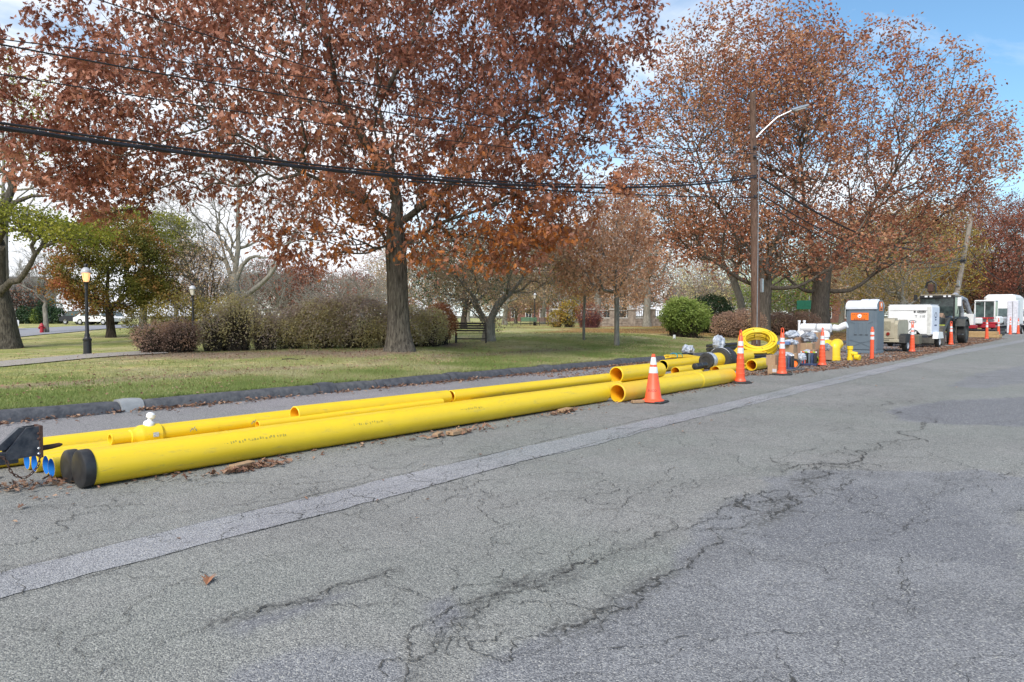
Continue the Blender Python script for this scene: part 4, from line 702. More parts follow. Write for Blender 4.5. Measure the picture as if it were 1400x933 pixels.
# faded print along the front pipe
for k, u in enumerate((4.0, 4.3, 5.7, 7.6)):
    bm_ = MB(); r_ = random.Random(k+3); x_ = -.22
    while x_ < .22:                 # worn unreadable print
        w_ = r_.uniform(.008, .022); bm_.box((x_, r_.uniform(-.008, .008), 0), (w_, r_.uniform(.006, .030), .001)); x_ += w_+r_.uniform(.004, .03)
    o_ = bm_.build('faded_print', None); me_ = o_.data; bpy.data.objects.remove(o_)
    t_ = link('faded_print', me_, mat('faded_print', (.33, .26, .05), .6, (.5, .4, .05), 30), pa); dd = Vector((8.94, .15, 0)).normalized()
    th = R(28); nv = Vector((0, -math.cos(th), math.sin(th))); t_.matrix_local = Matrix.Translation(dd*(u-2.42)+nv*.1690) @ Matrix((( 1, 0, 0, 0), (dd.y, math.sin(th), -math.cos(th), 0), (0, math.cos(th), math.sin(th), 0), (0, 0, 0, 1)))
pc = pipe('front yellow pipe whose open mouth faces left beside the cone', (11.46, 7.37, .172), (15.6, 7.50, .172), .168, wall=.13, group=GP)
tag(hollow('yellow_coupling', (11.44, 7.37, .172), (12.7, 7.405, .172), .175, .150, M_YEL2, pc), None) ; pc.children[-1].location = (-.02, 0, 0); pc.children[-1].name = 'sleeve'
s_ = hollow('sleeve', (0, 0, 0), (.9, .028, 0), .178, .169, M_YEL, pc); s_.location = (3.35, .105, 0)
s_ = hollow('sleeve', (0, 0, 0), (1.0, .03, 0), .176, .160, M_YEL2, pc); s_.location = (4.12, .13, 0)
pipe('short fat yellow pipe with open mouth lying on top of the others', (13.1, 8.47, .352), (15.0, 8.51, .352), .172, wall=.13, group=GP)
# blue lined pipes
for k, (px, v, L_) in enumerate(((66, 8.125, 6.6), (58.6, 8.335, 5.8), (42.7, 8.545, 9.4), (32.4, 8.755, 9.0))):
    u = UV(px, v)
    pipe(('yellow pipe with blue lined mouth, the one nearest the black caps', 'second blue lined yellow pipe from the black caps, mouth nearly touching the first', 'third blue lined yellow pipe from the black caps, behind the hanging chain', 'leftmost blue lined yellow pipe under the black trailer tongue')[k],
         (u, v, .101), (u+L_+k*.4, v+.10, .101), .100, wall=.07, lin=M_BLUE, group='blue lined yellow pipes')
# rear and upper pipes
pipe('far yellow pipe nearest the kerb, long left length', (1.3, 9.06, .138), (9.45, 9.19, .138), .136, group=GP)
pipe('far yellow pipe nearest the kerb, narrower right length', (9.5, 9.22, .118), (16.2, 9.62, .118), .112, wall=.12, group=GP)
pipe('second yellow pipe from the kerb, right of the far joint', (9.7, 8.95, .112), (16.4, 9.30, .112), .11, group=GP)
pipe('yellow pipe resting in the groove with its small mouth near the middle of the stack', (5.30, 8.36, .315), (8.15, 8.46, .30), .108, wall=.14, group=GP)
pipe('yellow pipe resting in the groove, its mouth right of the first groove pipe', (8.22, 8.46, .300), (12.95, 8.58, .285), .102, wall=.14, group=GP)
pipe('thin yellow pipe peeking out left of the first groove pipe', (4.72, 8.27, .252), (7.9, 8.32, .252), .052, wall=.16, group=GP)
pipe('thin yellow pipe low on the ground under the black trailer tongue', (-1.2, 8.62, .052), (2.05, 8.50, .052), .05, group=GP)
pipe('yellow pipe under the short fat one behind the cone', (12.6, 8.30, .10), (17.2, 8.42, .10), .098, group=GP)
pipe('yellow pipe lying beside the one under the short fat pipe', (12.9, 8.66, .10), (17.6, 8.80, .10), .098, group=GP)
# reducer with white plug
rd = thing('pipe_reducer', 'yellow reducer fitting with a small mouth and a white plug on top', 'pipe fitting', (3.08, 8.43, .268))
Q = Vector((1, .012, 0)).to_track_quat('Z', 'Y').to_matrix()
MB().lathe([(.048, .12), (.048, 0), (.064, 0), (.066, .012), (.062, .015), (.062, .20), (.078, .21), (.078, .25), (.112, .30), (.116, .33), (.116, .52), (.108, .53), (.08, .56)], 32, Q, cap=False).build('reducer_body', M_YEL, rd, smooth=35)
MB().lathe([(.076, .50), (.076, 1.2), (.070, 1.2), (.070, 1.9)], 28, Q).build('stub_pipe', M_YEL, rd, smooth=35)
MB().lathe([(.066, 1.55), (.074, 1.60), (.074, 1.72), (.066, 1.78), (.050, 1.79), (.050, 1.6)], 28, Q, cap=False).build('end_ring', M_YEL, rd, smooth=35)
MB().lathe([(.055, .095), (.058, .135), (.050, .15), (.024, .165), (.024, .185), (.045, .195), (.047, .23), (.030, .25), (.004, .256)], 20, Matrix.Rotation(R(14), 3, 'Y'), (.38, 0, 0)).build('white_plug', M_PVC, rd, smooth=40)
MB().box((.44, -.1155, .01), (.06, .003, .05)).build('paper_label', mat('paper_label', (.65, .68, .72), .7, (.2, .25, .35), 60), rd)
for k, x in enumerate((.85, 1.62)):
    for j in range(4): MB().box((x+.02*j, -.0800+.0015*k, .005+.012*(j % 3)), (.006, .003, .034), M=Matrix.Rotation(R(35*(-1)**j), 3, 'Y')).build('blue_scribble', mat('marker_blue', (.05, .12, .30), .7, (.1, .2, .3), 30) if (k, j) == (0, 0) else bpy.data.materials['marker_blue'], rd)

# wooden blocks and leaf piles under the pipes
for k, (px, py, a, d, w_) in enumerate(((334, 643, .3, (.28, .10, .06), 'weathered wooden block under the left part of the front pipe'), (627, 595, .1, (.30, .13, .05), 'split tan wooden block under the middle of the front pipe'), (776, 564, .2, (.34, .14, .05), 'tan wooden block under the right end of the front pipe'), (878, 552, -.5, (.34, .09, .05), 'flat wooden block under the pipe mouth beside the cone'), (601, 598, .5, (.2, .08, .045), 'dark little wooden block left of the split tan one'))):
    u, v = P(px, py); tag(MB().box((0, 0, d[2]/2+.012), d, a, bev=.006).build('wood_block', M_WOOD, None, loc=(u, v+.04, 0)), w_, 'wood block', 'wooden blocks under the pipes')
def litter(name, uv, n, size, mat_, seed, zf=None, kind='oak', lift=.012, flat=.35):
    r_ = np.random.default_rng(seed); q = uv(n, r_); u, v = q[0], q[1]; n = len(u); z = (zf(u, v) if zf else np.zeros(n))+lift*r_.uniform(.3, 1.6, n)+(q[2] if len(q) > 2 else 0)
    T, F = leaf_tpl(kind); s = size*r_.uniform(.55, 1.15, n); a = r_.random(n)*6.283; y = np.column_stack([np.cos(a), np.sin(a), r_.normal(0, flat, n)]); y /= np.linalg.norm(y, axis=1)[:, None]
    up_ = np.column_stack([r_.normal(0, flat, n), r_.normal(0, flat, n), np.ones(n)]); x = np.cross(y, up_); x /= np.linalg.norm(x, axis=1)[:, None]; zz = np.cross(x, y)
    V = np.column_stack([u, v, z])[:, None]+s[:, None, None]*(T[None, :, 0:1]*x[:, None]+(T[None, :, 1:2]-.45)*y[:, None]+T[None, :, 2:3]*zz[:, None]*r_.uniform(.4, 3.0, (n, 1, 1)))
    mz = (zf(u, v) if zf else np.zeros(n))+.010; V[..., 2] = np.maximum(V[..., 2], mz[:, None])
    return link(name, npmesh(name, V.reshape(-1, 3), (F[None]+np.arange(n)[:, None, None]*len(T)).reshape(-1, 3), False, np.repeat(np.clip(r_.normal(.5, .28, n), 0, 1), len(F))), mat_, kind='stuff')
L_FALL = leafmat('fallen_leaf', [(.10, .05, .035), (.19, .10, .065), (.30, .17, .11), (.42, .28, .19)], .0, .7)
def kerb_uv(n, r_):
    u = r_.uniform(-2, 60, n); v = 12.72-r_.exponential(.13, n); k = (fbm(u, v*0, 1.6, 5) > r_.uniform(.25, .62, n)) | (u > 16); return u[k], v[k], np.abs(r_.normal(0, .025, k.sum()))
litter('fallen_leaves_by_kerb', kerb_uv, 6500, .085, L_FALL, 1)
def lane_uv(n, r_):
    u = r_.uniform(15, 62, n); lo_ = np.interp(u, [15, 17, 20, 24, 30, 45, 62], [9.5, 8.6, 7.4, 6.9, 6.75, 7.2, 7.6]); v = lo_+np.abs(r_.normal(0, 1, n))**1.2*2.0+r_.normal(0, .12, n); k = (v < 12.6) & (fbm(u, v, 1.1, 8) > r_.uniform(.2, .6, n)); return u[k], v[k]
litter('fallen_leaves_in_lane', lane_uv, 30000, .085, L_FALL, 2)
def pipe_uv(n, r_):
    c_ = np.array([P(*q) for q in ((335, 645), (350, 641), (610, 597), (640, 592), (770, 566), (100, 664), (40, 668), (10, 668))]); w_ = np.array([4, 3, 2, 1.2, 1.5, .8, 2.2, 1.5]); i_ = r_.choice(len(c_), n, p=w_/w_.sum()); return c_[i_, 0]+r_.normal(0, .26, n), c_[i_, 1]+.03+r_.normal(0, .045, n), np.abs(r_.normal(0, .02, n))
litter('fallen_leaf_piles_by_pipes', pipe_uv, 330, .10, L_FALL, 3, flat=.5)
def under_uv(n, r_): u = r_.uniform(2, 17, n); return u, 7.36+r_.normal(0, .12, n)-np.abs(r_.normal(0, .08, n))
litter('fallen_leaves_along_front_pipe', under_uv, 420, .07, L_FALL, 4)
def lawnl_uv(n, r_):
    u = r_.uniform(-4, 60, n*2); v = 13.1+r_.exponential(8, n*2); k = (v < 60) & (r_.random(n*2) < .25+.75*np.clip(a_dirt(u, v)+a_litter(u, v), 0, 1)); return u[k][:n], v[k][:n]
litter('fallen_leaves_on_lawn', lawnl_uv, 16000, .075, L_FALL, 5, HL, kind='tri2', lift=.03)
def road_uv(n, r_): u = r_.uniform(2, 40, n); return u, np.minimum(7.2, 1.2+r_.beta(3, 1.2, n)*6)
litter('fallen_leaves_on_road', road_uv, 130, .05, L_FALL, 6)
for k, (px, py, a, w_) in enumerate(((285, 797, .25, 'single orange brown oak leaf lying on the road in front of the repair strip'), (30, 695, .1, 'curled brown leaf on the asphalt left of the black cap'), (20, 716, 1.2, 'small pale leaf on the asphalt at the left edge'))):
    u, v = P(px, py); T, F = leaf_tpl('oak'); s = (.145, .11, .06)[k]
    MBo = MB().add([((x*1.0)*s, (y-.5)*s*1.1, z*s*2+.012) for x, y, z in T], F); o_ = MBo.build('fallen_leaf', mat('fallen_leaf_single', ((.42, .19, .09), (.26, .15, .10), (.40, .30, .20))[k], .7, (.30, .13, .07), 20), None, loc=(u, v, .004)); o_.rotation_euler = (0, 0, a-R(49)); tag(o_, w_, 'leaf')

# black trailer tongue with chains at the left edge
tg = thing('trailer_tongue', 'black steel trailer tongue with gusset plate and rusty eye at left edge', 'trailer tongue', (2.37, 7.86, 0)); HX = .335
MB().box((-1.75, 0, HX-.035), (2.9, .09, .11), bev=.006).build('tongue_beam', M_STEEL, tg)
MB().prism([(-.40, HX+.04), (-.50, HX+.04), (-.29, HX+.232), (-.25, HX+.232), (-.25, HX+.20)], -.035, .035).build('gusset_plate', M_STEEL, tg)
MB().prism([(-.40, HX-.05), (-.12, HX-.035), (-.12, HX+.235), (-.24, HX+.232), (-.40, HX+.03)], -.075, -.055).build('side_plate', M_STEEL, tg)
MB().prism([(-.40, HX-.05), (-.12, HX-.035), (-.12, HX+.235), (-.24, HX+.232), (-.40, HX+.03)], .055, .075).build('side_plate', M_STEEL, tg)
MB().box((-.125, 0, HX+.09), (.03, .17, .30), bev=.004).build('hitch_plate', M_RUST, tg)
for z in (-.02, .03, .12, .17):
    for s in (-1, 1): MB().lathe([(.012, 0), (.014, .008), (.008, .014)], 6, Matrix.Rotation(R(90), 3, 'X'), (-.145, -.076 if s < 0 else .09, HX+z)).build('bolt', M_ALU if z < .05 else M_RUST, tg)
MB().tube([(-.11, 0, HX+.015), (-.02, 0, HX+.02), (.05, 0, HX+.028), (.075, 0, HX+.03)], [.026, .024, .020, .008], 10).build('tongue_eye', M_RUST, tg, smooth=40)
MB().box((-2.6, 0, HX/2-.03), (.10, .10, HX-.06)).build('jack_leg', M_STEEL, tg); MB().box((-2.6, 0, .01), (.25, .25, .02)).build('jack_foot', M_STEEL, tg)
lk = None
def chain(label, pts, s=.03):
    global lk
    t_ = thing('safety_chain', label, 'chain', (2.37, 7.86, 0), group='chains hanging from the trailer tongue'); p = [Vector(q) for q in pts]; seg = []; tot = 0
    C_ = []
    for i in range(len(p)-1):
        for k in range(12):
            tt = k/12; a_, b_, c_, d_ = p[max(i-1, 0)], p[i], p[i+1], p[min(i+2, len(p)-1)]
            C_.append(.5*((2*b_)+(c_-a_)*tt+(2*a_-5*b_+4*c_-d_)*tt*tt+(3*b_-a_-3*c_+d_)*tt**3))
    C_.append(p[-1]); acc = 0; last = C_[0]; k = 0
    if lk is None:
        th = np.linspace(0, 2*np.pi, 12, endpoint=False); ring = [(math.cos(x)*.010+(0), math.sin(x)*.010+(.012 if math.sin(x) > 0 else -.012), 0) for x in th]
        o_ = MB().tube(ring, .0042, 6, closed=True).build('chain_link', M_RUST, None, smooth=True); lk = o_.data; bpy.data.objects.remove(o_)
    for q in C_[1:]:
        acc += (q-last).length
        if acc >= s:
            o_ = link('chain_link', lk, None, t_); d = (q-last).normalized() if (q-last).length > 0 else Vector((0, 0, 1)); o_.matrix_local = Matrix.Translation(q) @ d.to_track_quat('Y', 'Z').to_matrix().to_4x4() @ Matrix.Rotation(R(90*(k % 2)+20), 4, 'Y'); acc = 0; k += 1
        last = q
chain('loop of dark chain slung under the trailer tongue in front of the blue mouths', [(-.50, -.08, HX+.01), (-.42, -.10, HX-.03), (-.37, -.11, HX-.16), (-.27, -.11, HX-.22), (-.17, -.10, HX-.14), (-.135, -.08, HX-.04)])
chain('dark chain lying back along the top of the trailer tongue', [(-1.0, -.05, HX+.06), (-.75, -.07, HX+.05), (-.50, -.08, HX+.02)])
chain('dark chain hanging straight down to the ground at the left edge', [(-.62, -.08, HX-.06), (-.62, -.08, HX-.15), (-.62, -.08, .12), (-.625, -.08, .03)])
MB().box((-.60, 0, .0), (.10, .04, .012)).build('hook', M_RUST, tg).location = (-.02, -.08, .03)

# traffic cone
def on_cone(me, r0, r1, h, th0, z0, out=.003):
    for v_ in me.vertices:
        x, y, z = v_.co; zz = z0+y; rr = r0+(r1-r0)*zz/h+out+z; a = th0+x/rr; v_.co = (rr*math.cos(a), rr*math.sin(a), zz)
u, v = P(893, 551)
cn = thing('traffic_cone', 'wide orange traffic cone with two white bands on a black base', 'traffic cone', (u, v, 0), R(8))
MB().box((.02, -.02, .022), (.42, .42, .044), bev=.02).build('base', M_RUB, cn)
H = .90; MB().lathe([(.205, .03), (.200, .06), (.165, .075), (.153, .09), (.030, H-.004), (.024, H), (.018, H)], 36, cap=False).build('body', M_ORG, cn, smooth=40)
rr = lambda z: .153+(.030-.153)*(z-.09)/(H-.094)
for z0, z1 in ((.55, .665), (.705, .84)): MB().lathe([(rr(z0)+.0015, z0), (rr(z0)+.003, z0+.002), (rr(z1)+.003, z1-.002), (rr(z1)+.0015, z1)], 36, cap=False).build('reflective_band', M_REFL, cn, smooth=40)
tm = text_mesh('EUCO', .062, .001); a0 = math.atan2(-v, -u)-R(8)
for v_ in tm.vertices: x, y, z = v_.co; zz = .235+y; q = rr(zz)+.003+z; a = a0+R(-8)+x/q; v_.co = (q*math.cos(a), q*math.sin(a), zz)
link('lettering', tm, M_INK, cn)
# channelizer cones
def channelizer(px, py, H, label, ring=False, bands=((.64, .76), (.80, .90)), base=True, rb=.115, hand=True):
    u, v = P(px, py); t_ = thing('channelizer_cone', label, 'traffic cone', (u, v, 0), random.random()*3, 'orange channelizer cones along the work zone'); 
    if base:
        MB().lathe([(.27, 0), (.27, .03), (.24, .045), (.10, .05)], 8).build('base', M_RUB, t_)
    hb = H*.88; r1 = rb*.42; f = lambda z: rb+(r1-rb)*z/hb
    prof = [(rb+.022, .045), (rb+.018, .07)]
    for k in range(1, 6): z = hb*k*.105; prof += [(f(z)+.006, z-.008), (f(z)+.008, z), (f(z), z+.010)]
    prof += [(f(hb*.6), hb*.6), (r1, hb), (r1*.7, hb+.02), (.015, hb+.03)]
    MB().lathe(prof, 22, cap=False).build('body', M_ORG, t_, smooth=35)
    for a, b in bands: MB().lathe([(f(a*hb)+.001, a*hb), (f(a*hb)+.004, a*hb+.002), (f(b*hb)+.004, b*hb-.002), (f(b*hb)+.001, b*hb)], 22, cap=False).build('reflective_band', M_REFL, t_, smooth=40)
    if hand: MB().tube([(0, -.032, hb), (0, -.042, hb+.05), (0, -.03, H-.01), (0, 0, H), (0, .03, H-.01), (0, .042, hb+.05), (0, .032, hb)], .014, 8).build('handle', M_ORG, t_, smooth=True)
    if ring:
        MB().tube([(.0, .13*math.cos(a), H-.02+.05*math.sin(a)) for a in np.linspace(0, 6.283, 24, endpoint=False)], .013, 6, closed=True).build('ring_handle', M_BLK, t_, smooth=True); t_.rotation_euler[2] = R(25)
    return t_
channelizer(1012, 524, 1.26, 'tall slim orange cone at the right end of the front yellow pipe')
channelizer(1069, 513, 1.27, 'tall slim orange cone in front of the two stacked cardboard boxes')
channelizer(1124, 501, 1.22, 'tall slim orange cone without visible base left of the yellow elbows', base=False)
channelizer(1247, 482, 1.36, 'tall slim orange cone with a black ring handle by the white trailer', ring=True)
channelizer(1300, 472, 1.30, 'tall slim orange cone beside the grey loader bucket', base=False)
channelizer(1349, 464, 1.45, 'tall slim orange cone in front of the excavator tracks')
channelizer(1365, 461, 1.45, 'tall slim orange cone second from the excavator cone', base=False)
channelizer(1381, 458, 1.5, 'tall slim orange cone in front of the white truck body', base=False)
channelizer(1392, 457, 1.4, 'rightmost tall slim orange cone', base=False)
u, v = P(1192, 491); t_ = thing('tubular_post', 'straight orange tubular post with two white bands in front of the toilet', 'delineator post', (u, v, 0))
MB().lathe([(.085, 0), (.070, .02), (.068, .6), (.066, 1.02), (.060, 1.09), (.040, 1.12), (.038, 1.17), (.020, 1.19)], 20).build('body', M_ORG, t_, smooth=35)
for a, b in ((.72, .83), (.90, 1.0)): MB().lathe([(.067, a), (.0715, a+.002), (.0715, b-.002), (.066, b)], 20, cap=False).build('reflective_band', M_REFL, t_, smooth=40)
# ---------------------------------------------------------------- the jumble past the pipes
pipe('yellow pipe with a dark mouth lying under the tied yellow tubes', (18.6, 10.45, .17), (22.2, 10.6, .17), .165, lin=M_BLK, wall=.10)
pipe('pale yellow pipe end just behind the front pipe, left of the black couplings', (17.3, 9.35, .13), (18.9, 9.45, .13), .13)
bd = thing('tube_bundle', 'bundle of thin yellow tubes tied with blue tape', 'tube bundle', (19.55, 10.75, 0)); k = 0
for dy, dz in ((0, 0), (.065, .0), (.13, .0), (.033, .056), (.098, .056), (-.06, .02)):
    a = Vector((-.25+.2*(k % 3)-(.25 if k == 5 else 0), dy, .36+dz)); MB().tube([a, a+Vector((1.3, -.02, -.05)), a+Vector((2.9, -.10+.02*k, -.23))], .028, 10).build('tube', M_YEL2 if k % 2 else M_YEL, bd, smooth=35); k += 1
MB().tube([(.28, .03+.13*math.cos(a), .385+.085*math.sin(a)) for a in np.linspace(0, 6.283, 16, endpoint=False)], .018, 6, closed=True).build('tape_band', mat('blue_tape', (.02, .16, .36), .5, (.02, .28, .30), 20), bd, smooth=True)
MB().tube([(.60, .03+.13*math.cos(a), .375+.085*math.sin(a)) for a in np.linspace(0, 6.283, 16, endpoint=False)], .012, 6, closed=True).build('tape_band', mat('teal_tape', (.03, .25, .25), .5), bd, smooth=True)
# flanged yellow pipe with black collars
cp = thing('collared_pipe', 'thick yellow pipe with a wide black rubber collar and plastic wrapped mouth', 'pipe fitting', (18.9, 9.25, 0)); Q = Vector((1, .03, 0)).to_track_quat('Z', 'Y').to_matrix()
MB().lathe([(.17, .02), (.20, 0), (.205, .4), (.205, 3.0)], 32, Q, (0, 0, .34), cap=False).build('barrel', M_YEL, cp, smooth=35)
MB().lathe([(.205, .80), (.30, .81), (.335, .85), (.34, 1.35), (.31, 1.45), (.205, 1.48)], 36, Q, (0, 0, .34), cap=False).build('rubber_collar', M_RUB, cp, smooth=35)
MB().lathe([(.10, -.02), (.13, -.05), (.20, -.05), (.225, -.02), (.225, .20), (.205, .21)], 32, Q, (0, 0, .34), cap=False).build('end_ring', M_RUB, cp, smooth=35)
MB().lathe([(.02, -.03), (.13, -.035)], 24, Q, (0, 0, .34)).build('end_plug', M_BLK, cp)
MB().lathe([(.232, .0), (.236, .08), (.242, .16), (.228, .24)], 24, Q, (0, 0, .34), cap=False).build('plastic_wrap', M_BAG, cp, smooth=60)
for k, x in enumerate((.95, 1.2)): MB().tube([(x, .35*math.cos(a)+.05, .34+.35*math.sin(a)) for a in np.linspace(.2, 3.9, 18)], .007, 5).build('strap', (M_PVC, M_DKB)[k], cp)
def bag(label, c, d, m, seed, cat='bag', name='plastic_bag'):
    r_ = np.random.default_rng(seed); V = []; nu, nv = 30, 20
    for j in range(nv+1):
        th = math.pi*j/nv
        for i in range(nu):
            ph = 2*math.pi*i/nu; k = 1+.28*(mnoise.noise(Vector((math.cos(ph)*1.7+seed, math.sin(ph)*1.7, th*1.4)))+.4*mnoise.noise(Vector((math.cos(ph)*5, math.sin(ph)*5+seed, th*4)))); k *= 1+.10*math.sin(ph*5+seed+th*2)*math.sin(th)+.30*abs(mnoise.noise(Vector((math.cos(ph)*3.3, math.sin(ph)*3.3-seed, th*2.6))))-.12
            z = math.cos(th)*k; V.append((math.sin(th)*math.cos(ph)*k*d[0]/2, math.sin(th)*math.sin(ph)*k*d[1]/2, max(z, -.75)*d[2]/2))
    F = [(j*nu+i, j*nu+(i+1) % nu, (j+1)*nu+(i+1) % nu, (j+1)*nu+i) for j in range(nv) for i in range(nu)]
    return tag(MB().add(V, F).build(name, m, None, smooth=22, loc=c), label, cat)
bl = MB().lathe([(.34, 0), (.35, .22), (.20, .26), (.17, .38), (.05, .40)], 24).build('black_flange', M_RUB, None, smooth=35, loc=(21.6, 11.25, .0)); tag(bl, 'black rubber flange standing by the kerb under the white crumpled bag', 'pipe fitting')
bag('white crumpled plastic bag on the black flange near the kerb', (21.55, 11.2, .50), (.46, .40, .30), M_BAG, 3)
bag('clear plastic bag standing up on the wide black collar', (19.95, 9.4, .80), (.44, .34, .46), M_BAG, 5)
cb = thing('black_coupling', 'pair of black couplings lying on the yellow pipes', 'pipe fitting', (17.6, 8.95, .21))
for k, x in enumerate((0, .42)): MB().lathe([(.07, 0), (.085, .01), (.085, .3), (.07, .31)], 20, XM, (x, .05*k, .06)).build('sleeve', M_BLK, cb, smooth=35)
pipe('pale yellow stub right of the black couplings', (18.4, 8.75, .13), (20.0, 8.8, .13), .125)
# black conduits
for k in range(4):
    z = (.42, .53, .64, .31)[k]; tag(MB().tube([(21.6, 10.55, z), (24.2, 10.62, z)], .052, 14).build('black_conduit', M_BLK, None, smooth=35), ('second lowest black conduit of the stack behind the collar', 'second highest black conduit of the stack behind the collar', 'topmost black conduit of the stack behind the collar', 'lowest black conduit of the stack behind the collar')[k], 'conduit', 'stacked black conduits')
for x in (21.8, 23.9): tag(MB().box((0, 0, .13), (.12, .30, .26)).build('wood_bearer', M_WOOD, None, loc=(x, 10.58, 0)), 'wooden bearer under the black conduits, ' + ('near one' if x < 22 else 'far one'), 'wood block')
def coil(name, label, c, Rr_, n, rows, r, m, rot, cat='pipe coil', straps=5, loose=0):
    t_ = thing(name, label, cat, c, rot=rot); b = MB(); k_ = 0
    for i in range(n):
        for j in range(rows):
            rad = Rr_-i*r*1.9+random.uniform(-.01, .01); z = j*r*1.9+random.uniform(-.008, .008)
            b.tube([(rad*math.cos(a)*(1+.012*math.sin(a*3+i+j)), rad*math.sin(a), z+.01*math.sin(2*a+j*2+i)) for a in np.linspace(0, 6.283, 40, endpoint=False)], r, 7, closed=True)
    b.build('tubing', m, t_, smooth=True)
    for s in range(straps):
        a = 6.283*s/straps+.6; ci = Rr_-(n-1)*r*.95; hh = rows*r*.95+.012; ww = n*r*.95+.012; cz = (rows-1)*r*.95
        MB().tube([((ci+ww*math.cos(q))*math.cos(a), (ci+ww*math.cos(q))*math.sin(a), cz+hh*math.sin(q)) for q in np.linspace(0, 6.283, 14, endpoint=False)], .008, 5, closed=True).build('strap', M_BLK, t_)
    return t_
coil('black_pipe_coil', 'big flat coil of black pipe under the yellow tubing coil', (22.6, 9.75, .04), .82, 3, 5, .042, M_BLK, (0, 0, 0))
coil('yellow_pipe_coil', 'flat coil of yellow pipe lying inside the black coil', (22.7, 9.75, .44), .62, 6, 1, .035, M_YEL2, (0, 0, 0), straps=0)
yc = coil('yellow_tubing_coil', 'large strapped coil of yellow tubing tilted on top of the black coil', (23.3, 9.62, .60), .60, 5, 7, .026, M_YEL, (R(14), R(-34), 0), straps=6)
b = MB()
for k in range(3): b.tube([((.80+.05*k)*math.cos(a)-.22-.06*k, (.66+.03*k)*math.sin(a)-.10, -.05-.03*k-.16*max(0, math.cos(a-3.4))) for a in np.linspace(0, 6.283, 44, endpoint=False)], .024, 7, closed=True)
b.build('loose_loop', M_YEL, yc, smooth=True)
pipe('short fat yellow pipe with its mouth facing the road below the tubing coil', (20.45, 8.62, .175), (21.55, 8.70, .175), .165, wall=.14)
tag(MB().lathe([(.172, 0), (.172, .25), (.15, .26)], 24, XM).build('grey_sleeve', mat('grey_sleeve', (.25, .28, .33), .5), None, smooth=35, loc=(21.58, 8.72, .18)), 'grey sleeve at the far end of the short fat pipe', 'pipe fitting')
for k, (x, y, z, w_) in enumerate(((19.9, 8.95, .05, 'low thin yellow pipe left of the short fat pipe'), (20.1, 9.15, .05, 'second thin yellow pipe beside the low one'), (20.0, 9.05, .14, 'thin yellow pipe resting on the two low ones'))): pipe(w_, (x-1.2, y, z), (x+1.4, y+.06, z), .045)
tag(MB().box((0, 0, .09), (.28, .34, .18), .2, bev=.01).build('concrete_block', mat('pale_concrete', (.34, .34, .42), .8, (.28, .28, .34), 8), None, loc=(17.75, 7.95, 0)), 'small pale grey block at the end of the front yellow pipe', 'block')
# boxes
def carton(label, px, yb, yt, wpx, Y, m=None, dep=.4, rz=.1, lab=False, name='cardboard_box', cat='box', group='cardboard boxes of fittings'):
    s = Y/1000; c = pt(px, yb, Y); h = (yb-yt)*s; w_ = wpx*s*.86; t_ = thing(name, label, cat, (c.x, c.y, max(c.z, .012)), rz, group)
    MB().box((0, 0, h/2), (dep, w_, h), bev=.004).build('carton', m or M_CARD, t_)
    MB().box((0, 0, h+.001), (dep*.99, .045, .002)).build('tape', mat('parcel_tape', (.45, .33, .20), .3), t_)
    MB().box((-dep/2-.001, 0, h*.86), (.002, .045, h*.26)).build('tape', bpy.data.materials['parcel_tape'], t_)
    if lab: MB().box((-dep/2-.0015, -w_*.22, h*.42), (.003, w_*.42, h*.34)).build('paper_label', mat('white_label', (.7, .7, .72), .7, (.3, .3, .35), 90), t_)
    return t_
carton('lower cardboard box with a white label behind the second slim cone', 1060, 512, 499.5, 15, 20.0, lab=True, rz=.05)
carton('upper cardboard box behind the second slim cone', 1058, 499.4, 485.5, 14.5, 20.05, rz=.0)
carton('long flat cardboard box right of the tubing coil', 1079, 487, 471.5, 20, 23.2, dep=.5, m=M_CARD)
carton('cardboard box topped by a white plastic bag', 1090, 486, 461, 24, 26.0, dep=.5, m=M_CARD2)
carton('cardboard box with a yellow sticker in the middle of the pile', 1105, 487, 469.5, 18, 25.0, dep=.45)
carton('pinkish brown cardboard box behind the third slim cone', 1119, 489, 454.5, 14, 27.0, m=M_CARD2)
carton('low brown box beside the yellow elbows', 1133, 492, 474, 12, 25.8, m=M_CARD2, rz=.3)
carton('small cardboard box behind the orange reel', 1087, 500, 483, 8.5, 22.4, dep=.2, lab=False)
carton('tall pinkish box left of the third slim cone', 1114, 497, 478, 9, 23.8, m=M_CARD2, dep=.3)
s_ = .0232
bag('crumpled white bag on top of the cardboard pile', tuple(pt(1083, 458, 26)), (.55, .5, .30), M_BAG, 8)
bag('dark grey bag of fittings on top of the cardboard pile', tuple(pt(1107, 462, 25.4)), (.50, .5, .40), M_BAGD, 9)
bag('blue and clear bag lying on the long flat box', tuple(pt(1081, 468.4, 23.2)), (.42, .45, .20), M_BAG, 12)
tag(MB().box((0, 0, .05), (.4, .36, .10), .1, bev=.01).build('blue_case', mat('blue_case', (.10, .16, .34), .5, (.16, .24, .42), 12), None, loc=tuple(pt(1073, 471.4, 23.1))), 'flat blue package on the long flat box', 'package')
bag('grey bag against the low brown box', tuple(pt(1131, 475, 25.7)), (.24, .24, .30), M_BAGD, 14)
bag('clear bag of parts beside the upright dark fittings', tuple(pt(1096, 489, 23.0)), (.30, .3, .26), M_BAG, 16)
bag('white bag lying over the upright dark fittings', tuple(pt(1078, 485, 22.3)), (.30, .26, .14), M_BAG, 17)
bag('clear bag in front of the pinkish box', tuple(pt(1105, 481, 23.9)), (.46, .3, .14), M_BAG, 18)
